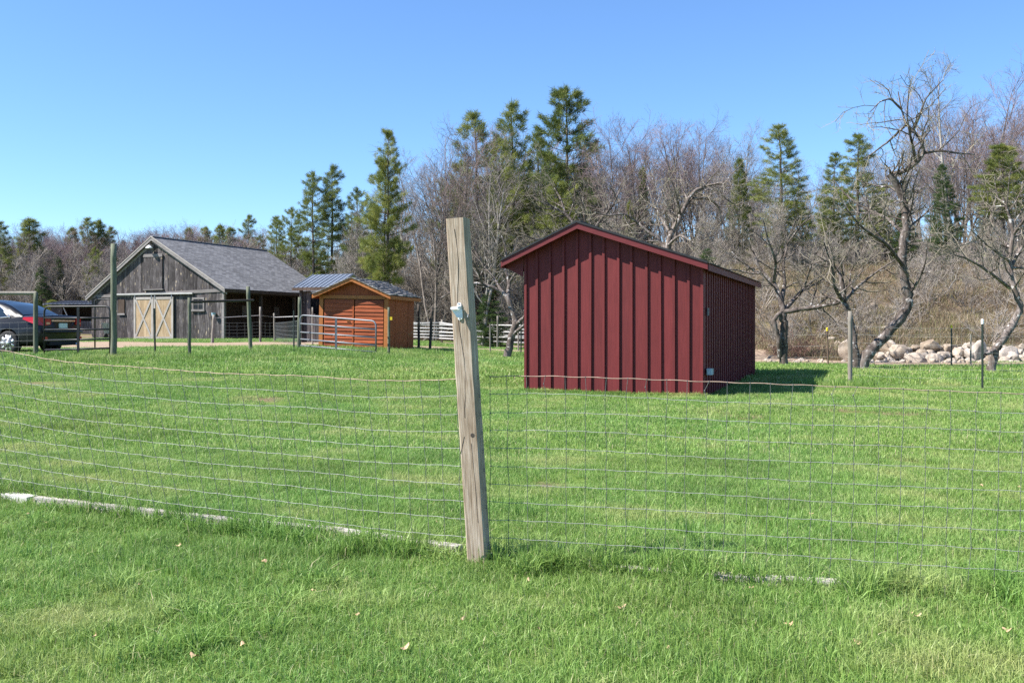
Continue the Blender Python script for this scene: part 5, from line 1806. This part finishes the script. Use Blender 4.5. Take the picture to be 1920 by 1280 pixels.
BUSH = []
for k in range(4):
    t = Tree(500 + k)
    for j in range(9):
        d = norm(np.array([t.r.normal(0, .55), t.r.normal(0, .55), 1.0]))
        pts, _ = t.path((t.r.normal(0, .12), t.r.normal(0, .12), -.1), d, t.r.uniform(1.0, 2.1), 4, .18, .0)
        t.tubes.append((pts, np.linspace(.016, .006, 5), 3))
        t.grow(pts, np.linspace(.016, .006, 5), 0, [dict(n=7, ang=(25, 65), len=(.35, .9), wander=.2, trop=.03, rmin=.006, rmax=.009, seg=3), dict(n=6, ang=(20, 65), len=(.15, .4), trop=.03, rmin=.0045, rmax=.006)], .2)
    BUSH.append(t.twigs(9).mesh('bush', M['brushtwig']))
bush_coll = make_collection('brush', BUSH + [merged(s, 'sapling') for s in SAP])
P_, S_, I_ = [], [], []
for i in range(3600):
    u = r.uniform(480, 2100)
    D = 34 + r.random() ** 1.2 * 44
    x = (u - 960) / F * D
    if D < 56 and x < 1.5: continue
    if u < 640 and D < 75: continue
    if x < 10 and D < 44 and u < 1430: continue
    if on_track(np.array([x]), np.array([D]), 1.2)[0]: continue
    z = Hf(x, D)
    sap = r.random() < .42 and D > 48
    if D < 52 and r.random() < (.88 if D < 44 else .6): continue
    if D >= 52 and r.random() < .42: continue
    s = r.uniform(.6, 1.25) * (.75 if D < 45 else 1.0) * (1.25 if sap else 1.15)
    lim = np.interp(u, [480, 760, 900, 1300, 1480, 1700, 1950], [460, 420, 340, 345, 350, 345, 345]) + r.random() ** .7 * 170
    s = min(s, (EYE + (HZ - lim) / F * D - z) / (6.2 if sap else 1.9))
    if s < .3: continue
    P_.append((x, D, z)); S_.append(s); I_.append(r.integers(4, 8) if sap else r.integers(0, 4))
for i in range(500):                                    # hedge of scrub behind barn, shelter and white fence
    u = r.uniform(-250, 1250); D = r.uniform(57, 84) if u > 640 else r.uniform(76, 100)
    x = (u - 960) / F * D
    P_.append((x, D, Hf(x, D))); S_.append(r.uniform(.7, 1.2)); I_.append(r.integers(0, 8))
n = len(P_)
scatter('woodland_brush', P_, r.uniform(0, 6.28, n), np.array(S_), I_, bush_coll, 'tangled grey leafless brush filling the wood edge and slope', 'brush')

# red-brown bramble by the track
t = Tree(601)
for j in range(60):
    d = norm(np.array([t.r.normal(0, .9), t.r.normal(0, .5), .9]))
    pts, _ = t.path((t.r.normal(0, .55), t.r.normal(0, .3), -.05), d, t.r.uniform(.7, 1.25), 5, .22, -.12)
    t.tubes.append((pts, np.linspace(.007, .004, 6), 3))
    t.grow(pts, np.linspace(.007, .004, 6), 0, [dict(n=7, ang=(25, 70), len=(.2, .5), wander=.2, trop=-.03, rmin=.004, rmax=.005, seg=2), dict(n=5, ang=(20, 65), len=(.1, .25), trop=.0, rmin=.003, rmax=.004)], .2)
q = gpt(1505, 674)
brm = thing('bramble_bush', (q.x, q.y + .9, Hf(q.x, q.y + .9)), 0, 'low red-brown leafless bramble thicket beside the dirt track', 'bush')
t.twigs(9).obj('canes', M['redtwig'], brm)

# ================================================================ BOULDERS
STONES = []
for k in range(10):
    r = np.random.default_rng(700 + k)
    import bmesh
    bm = bmesh.new(); bmesh.ops.create_icosphere(bm, subdivisions=3, radius=1.0)
    dirs = r.normal(size=(9, 3)); dirs /= np.linalg.norm(dirs, axis=1)[:, None]
    lim = r.uniform(.55, .9, 9)
    for v in bm.verts:
        p_ = np.array(v.co)
        for d_, l_ in zip(dirs, lim):                   # planed-off faces of a field stone
            e = np.dot(p_, d_) - l_
            if e > 0: p_ = p_ - d_ * e * .93
        p_ = p_ * (1 + .03 * math.sin(7 * p_[0] + k) * math.sin(6 * p_[1] + 2 * k) + .022 * math.sin(17 * p_[2] + 11 * p_[0]) + .02 * math.sin(13 * p_[1] - 9 * p_[2] + k))
        v.co = p_ * np.array([1, r.uniform(.75, 1), r.uniform(.98, 1.02)])
    me = bpy.data.meshes.new('boulder'); bm.to_mesh(me); bm.free()
    me.polygons.foreach_set('use_smooth', np.ones(len(me.polygons), bool))
    try: me.set_sharp_from_angle(angle=math.radians(40))
    except Exception: pass
    me.materials.append(M['stone']); STONES.append(me)


def boulder(x, y, z, sx, sz, label, group=None, name='boulder', k=None, rz=None):
    o = bpy.data.objects.new(name, STONES[int(rb.integers(0, 10)) if k is None else k]); COL.objects.link(o)
    o.location = (x, y, z); o.scale = (sx, sx * rb.uniform(.8, 1.05), sz)
    o.rotation_euler = (rb.normal(0, .25), rb.normal(0, .25), rb.uniform(0, 6.28) if rz is None else rz)
    return tag(o, label, 'boulder', group)


rb = np.random.default_rng(77)
named = [(1592, 655, 24, 25, 'round pale boulder standing behind the pale grey post'), (1744, 652, 28, 22, 'big blocky boulder on top of the heap'), (1832, 668, 20, 34, 'tall wedge-shaped boulder behind the green stake'),
         (1885, 672, 34, 22, 'broad grey boulder right of the crooked apple trunk'), (1716, 675, 27, 16, 'low white boulder at the foot of the heap'), (1688, 660, 27, 20, 'tan boulder beside the slanting apple trunk'),
         (1662, 655, 22, 17, 'smooth pale boulder under the slanting apple trunk'), (1752, 676, 20, 17, 'rounded tan boulder at the foot of the heap')]
DB = 28.7
for i, (u, v, a, c, lab) in enumerate(named):
    x = (u - 960) / F * DB
    z = EYE + (HZ - v) / F * DB
    D_ = DB + (.5 if v < 660 else 0) - (.4 if v > 672 else 0)
    boulder((u - 960) / F * D_, D_, EYE + (HZ - v) / F * D_, a / F * D_ * .92, c / F * D_ * .95, lab, k=i)
for row, (D_, v0, n, s0, s1) in enumerate(((28.2, 683, 56, 5, 12), (28.6, 674, 48, 7, 15), (29.0, 664, 40, 8, 17), (29.4, 654, 28, 8, 15))):
    for i in range(n):
        u = 1640 + (i + rb.uniform(0, 1)) / n * 420
        if row == 0 and rb.random() < .15: u = rb.uniform(1600, 1660)
        s = rb.uniform(s0, s1) / F * D_
        x = (u - 960) / F * D_
        z = EYE + (HZ - v0 - rb.normal(0, 3)) / F * D_
        boulder(x, D_ + rb.normal(0, .12), z, s, s * rb.uniform(.7, .95), 'pale tan boulder in the heap along the track', 'boulders heaped along the track')
# loose stones along the track edge and on the slope
for i in range(26):
    u = rb.uniform(1425, 1600); D_ = rb.uniform(28.7, 29.5); x = (u - 960) / F * D_
    s = rb.uniform(.05, .13)
    boulder(x, D_, Hf(x, D_) + s * .35, s, s * .75, 'small loose stone in the row beside the track near the bramble', 'small stones beside the track', 'stone')
for i in range(16):
    u = rb.uniform(1430, 1930); D_ = rb.uniform(33, 46); x = (u - 960) / F * D_
    s = rb.uniform(.1, .24)
    boulder(x, D_, Hf(x, D_) + s * .4, s, s * .75, 'stone lying among dry grass on the slope', 'stones on the slope', 'stone')
# bleached dead branches on the slope
for i, (u, v, du, dv) in enumerate(((1660, 600, 70, -26), (1770, 560, 30, -50), (1560, 600, -60, -30), (1700, 585, 24, 22), (1490, 590, 90, -20), (1850, 610, 40, -18))):
    a = gpt(u, v, 30.5); b_ = px(u + du, v + dv, a.y + .6)
    t = Tree(800 + i)
    P0 = np.array([0, 0, .1]); P1 = np.array(b_ - a) + np.array([0, 0, .25])
    pts = np.array([lerp(P0, P1, f) + t.r.normal(0, .05, 3) for f in np.linspace(0, 1, 6)])
    t.tubes.append((pts, np.linspace(.035, .012, 6), 6))
    t.grow(pts, np.linspace(.035, .012, 6), 0, [dict(n=4, ang=(30, 60), len=(.4, .9), wander=.2, trop=.05, rmin=.008, rmax=.015, seg=3), dict(n=4, ang=(30, 60), len=(.15, .4), trop=0, rmin=.005, rmax=.007)], .3)
    o = thing('dead_branch', tuple(a), 0, ['bleached dead branch on the slope above the slanting apple trunk', 'forked white dead branch high on the slope', 'bleached dead branch hanging over the bramble', 'short pale dead branch low on the slope by the slanting trunk', 'long pale dead branch trailing across the slope behind the bramble', 'pale dead branch on the slope above the boulder heap'][i], 'branch')
    t.wood(.012).obj('limb', M['palebark'], o, True); t.twigs(.012).obj('side_twigs', M['palebark'], o)

# ================================================================ GRASS
def patch(seed, n, size, h0, h1, w, lean=.85, dryp=.04, tintlo=0.0, tinthi=.85, curl=.5):
    r = np.random.default_rng(seed)
    b = r.uniform(-size / 2, size / 2, (n, 2))
    h = r.uniform(h0, h1, n) * (1 + .3 * r.normal(0, .5, n).clip(-1, 1.5))
    a = r.uniform(0, 6.28, n); la = r.uniform(0, 6.28, n); ln = abs(r.normal(0, lean, n))
    wd = w * r.uniform(.6, 1.2, n)
    dx, dy = np.cos(a) * wd / 2, np.sin(a) * wd / 2
    mx, my = np.cos(la) * ln * h * .35, np.sin(la) * ln * h * .35
    tx, ty = np.cos(la) * ln * h * (1 + curl * .3), np.sin(la) * ln * h * (1 + curl * .3)
    mz = h * .55; tz = h * (1 - .35 * np.minimum(ln, 1) ** 2 * curl * 1.4)
    z = np.full(n, -.012)
    V = np.stack([np.stack([b[:, 0] - dx, b[:, 1] - dy, z], 1), np.stack([b[:, 0] + dx, b[:, 1] + dy, z], 1),
                  np.stack([b[:, 0] + mx + dx * .8, b[:, 1] + my + dy * .8, mz], 1), np.stack([b[:, 0] + mx - dx * .8, b[:, 1] + my - dy * .8, mz], 1),
                  np.stack([b[:, 0] + tx, b[:, 1] + ty, tz], 1)], 1).reshape(-1, 3)
    k = np.arange(n)[:, None] * 5
    mb = MB(); mb.add(V, k + np.array([[3, 2, 4]]), k + np.array([[0, 1, 2, 3]]))
    me = mb.mesh('grass_patch', M['blade'])
    t = r.uniform(tintlo, tinthi, n); t = np.where(r.random(n) < dryp, r.uniform(.9, 1.0, n), t)
    at = me.attributes.new('tint', 'FLOAT', 'POINT')
    at.data.foreach_set('value', np.repeat(t, 5).astype(np.float32))
    return me


PAT = [patch(900, 300, .24, .022, .05, .0036, dryp=.07), patch(901, 300, .24, .024, .055, .0038, dryp=.06), patch(902, 280, .24, .02, .045, .0034, dryp=.16),     # 0-2 lawn near
       patch(903, 90, .16, .07, .15, .0055, .5, .03, 0, .7), patch(904, 80, .16, .08, .17, .006, .65, .05, 0, .7),                              # 3-4 long tufts
       patch(905, 420, .6, .022, .045, .007, dryp=.07), patch(906, 420, .6, .024, .05, .007, dryp=.14),                                                  # 5-6 lawn middle
       patch(907, 420, 1.2, .035, .08, .015), patch(908, 420, 1.2, .035, .08, .015, dryp=.10),                                                # 7-8 lawn far
       patch(909, 160, .5, .08, .20, .010, .5, .04, 0, .7)]                                                                                   # 9 rank tufts far
gcoll = make_collection('lawn', PAT)
r = np.random.default_rng(91)
P_, S_, I_, R_ = [], [], [], []


def lowfreq(x, y):
    return np.sin(1.7 * x + .6 * y + 1) * np.sin(1.3 * y - .5 * x) + .6 * np.sin(3.9 * x - 2.1 * y) * np.sin(3.1 * y + 1.7 * x + 2)


def in_building(x, y):
    hit = np.zeros(np.shape(x), bool)
    for (ox, oy), a, w, l in (((0.22, 17.02), -RA, SW, SL), ((-6.57, 33.51), -OA, OWd, OL), ((-25.37, 59.56), -BA, BW, BL)):
        c, s = math.cos(a), math.sin(a)
        lx = (x - ox) * c + (y - oy) * s; ly = -(x - ox) * s + (y - oy) * c
        hit |= (lx > .02) & (lx < w - .02) & (ly > .02) & (ly < l - .02)
    return hit


def lay(y0, y1, step, ids, jit, smin, smax, half=.62, extra=1.2):
    ys = np.arange(y0, y1, step)
    for y in ys:
        hw = y * half + extra
        x = np.arange(-hw, hw, step); n = len(x)
        xx = x + r.uniform(-jit, jit, n); yy = y + r.uniform(-jit, jit, n)
        keep = ~on_track(xx, yy, -.15) & ~in_building(xx, yy) & ~((xx > 3.5) & (yy > 28.6)) & (yy > .6) & (r.random(n) > worn(xx, yy) * .75)
        xx, yy = xx[keep], yy[keep]; n = len(xx)
        if n == 0: continue
        lf = lowfreq(xx, yy)
        sc = r.uniform(smin, smax, n) * (1 + .18 * lf)
        P_.append(np.stack([xx, yy, H(xx, yy)], 1)); R_.append(r.uniform(0, 6.28, n))
        S_.append(np.stack([np.ones(n), np.ones(n), sc], 1)); I_.append(r.choice(ids, n))


lay(1.6, 9.0, .15, [0, 1, 2, 0, 1], .07, .7, 1.35)
lay(9.0, 19.0, .36, [5, 6, 5], .17, .7, 1.3, extra=.8)
lay(19.0, 34.0, .75, [7, 8, 7], .35, .7, 1.4, extra=.6)
lay(34.0, 57.0, 1.0, [7, 8], .45, .7, 1.4, half=.5, extra=0)


def tufts(x, y, ids, s0, s1):
    x = np.asarray(x); y = np.asarray(y); n = len(x)
    P_.append(np.stack([x, y, H(x, y)], 1)); R_.append(r.uniform(0, 6.28, n))
    s = r.uniform(s0, s1, n); S_.append(np.stack([np.ones(n), np.ones(n), s], 1)); I_.append(r.choice(ids, n))


# uncut grass under the near fence line
for a, c in ((A, Bl), (Ar, Br)):
    n = 300
    f = r.uniform(0, 1, n)
    lf = np.abs(np.sin(f * 23)) * .6 + .4
    off = r.normal(.05, .09, n) if a is A else r.normal(-.03, .09, n)
    d = np.array(c) - np.array(a); nn = np.array([-d[1], d[0]]) / np.linalg.norm(d); nn = nn * np.sign(nn[1])
    X_ = a[0] + d[0] * f + nn[0] * off; Y_ = a[1] + d[1] * f + nn[1] * off
    k = r.random(n) < lf
    tufts(X_[k], Y_[k], [3, 4], .45, 1.0)
# coarse clumps across the foreground, more of them low on the left and right
n = 240
Y_ = r.uniform(2.6, 6.4, n); X_ = r.uniform(-1, 1, n) * (Y_ * .56)
k = lowfreq(X_ * 1.3, Y_ * 1.3) > .25
tufts(X_[k], Y_[k], [3, 4], .35, .75)
# grass round posts, gates, walls and the track edges
for u, v, n, sp in ((213, 671, 40, .8), (300, 671, 50, 1.2), (355, 672, 30, .6), (560, 660, 40, .8), (640, 668, 60, 1.4), (729, 669, 60, .9), (755, 662, 70, 1.0), (68, 670, 40, .9), (150, 676, 40, 1.5), (1594, 724, 12, .3), (920, 664, 20, .6), (950, 668, 20, .5), (430, 667, 30, 1.5)):
    q = gpt(u, v); tufts(q.x + r.normal(0, sp, n), q.y + r.normal(0, sp * .5, n), [9, 9, 3], .5, 1.0)
f = r.uniform(0, 1, 150)
c, s = math.cos(-RA), math.sin(-RA)
tufts(.22 + c * SW * f - s * -.06, 17.02 + s * SW * f + c * -.06, [3, 4], .2, .6)
k = len(tc1)
for cc, ww in ((tc1, tw1), (tc2, tw2)):
    for sgn in (-1, 1):
        tt = np.gradient(cc, axis=0); tt /= np.linalg.norm(tt, axis=1)[:, None]
        e = cc + np.stack([-tt[:, 1], tt[:, 0]], 1) * (ww[:, None] / 2 * sgn) + r.normal(0, .22, cc.shape)
        k = r.random(len(e)) < .7
        k &= ~((e[:, 0] > 6) & (e[:, 1] > 24)) & ~in_building(e[:, 0], e[:, 1])
        tufts(e[k, 0], e[k, 1], [9], .25, .6)
scatter('lawn_grass', np.concatenate(P_), np.concatenate(R_), np.concatenate(S_), np.concatenate(I_), gcoll, 'short green spring grass covering the whole paddock', 'grass')

# dry grass and weeds on the slope
DRY = []
for k in range(3):
    me = patch(950 + k, 220, 1.0, .10, .38, .012, .9, .0, 0, 1.0, .9); me.materials.clear(); me.materials.append(M['dryblade']); DRY.append(me)
dcoll = make_collection('slope_grass', DRY)
n = 2600
D_ = 29.6 + r.random(n) * 24; u = r.uniform(1150, 2150, n)
x = (u - 960) / F * D_
k = (x > 3.6) & ~on_track(x, D_, .3)
x, D_ = x[k], D_[k]; n = len(x)
scatter('slope_grass', np.stack([x, D_, H(x, D_)], 1), r.uniform(0, 6.28, n), r.uniform(.5, 1.2, n), r.integers(0, 3, n), dcoll, 'matted dry grass and weeds covering the slope above the boulders', 'grass')

# dead leaves on the lawn
LEAF = []
for k in range(4):
    rl = np.random.default_rng(980 + k)
    b = MB(); o = []
    m_ = 10
    for i in range(m_):
        a_ = i * 2 * PI / m_; q = (.024 + .008 * math.cos(3 * a_ + k)) * (1 + rl.normal(0, .12))
        o.append((q * math.cos(a_) * 1.3, q * math.sin(a_), .012 + .010 * math.cos(2 * a_) + rl.normal(0, .003)))
    b.add(o + [(0, 0, .006)], [[i, (i + 1) % m_, m_] for i in range(m_)])
    LEAF.append(b.mesh('dead_leaf', M['leaf']))
spots = [(365, 1243), (86, 985), (140, 990), (335, 1030), (495, 1060), (588, 1115), (665, 1162), (455, 1218), (990, 1096), (1092, 1140), (868, 1170), (1165, 1148), (1328, 968), (1140, 998), (1158, 910), (1408, 1110), (1712, 1160), (1845, 1022), (1522, 970), (1545, 993), (415, 847), (345, 852), (512, 826), (662, 726), (755, 853), (640, 800), (820, 985), (545, 1078), (52, 970), (1720, 1165), (1890, 1192), (1910, 918), (1840, 916), (930, 870), (1190, 890), (675, 1078), (1040, 760), (262, 1105), (1480, 1180), (1250, 1225), (1610, 1215), (760, 1225), (180, 1200), (1010, 1190)]
for i, (u, v) in enumerate(spots):
    q = gpt(u, v, 1.5)
    o = bpy.data.objects.new('dead_leaf', LEAF[i % 4]); COL.objects.link(o)
    o.location = (q.x, q.y, q.z + .02); s = r.uniform(.35, .7); o.scale = (s, s, s * .9)
    o.rotation_euler = (r.normal(0, .35), r.normal(0, .35), r.uniform(0, 6.28))
    tag(o, 'curled tan dead leaf lying on the lawn grass', 'leaf', 'dead leaves scattered on the lawn')
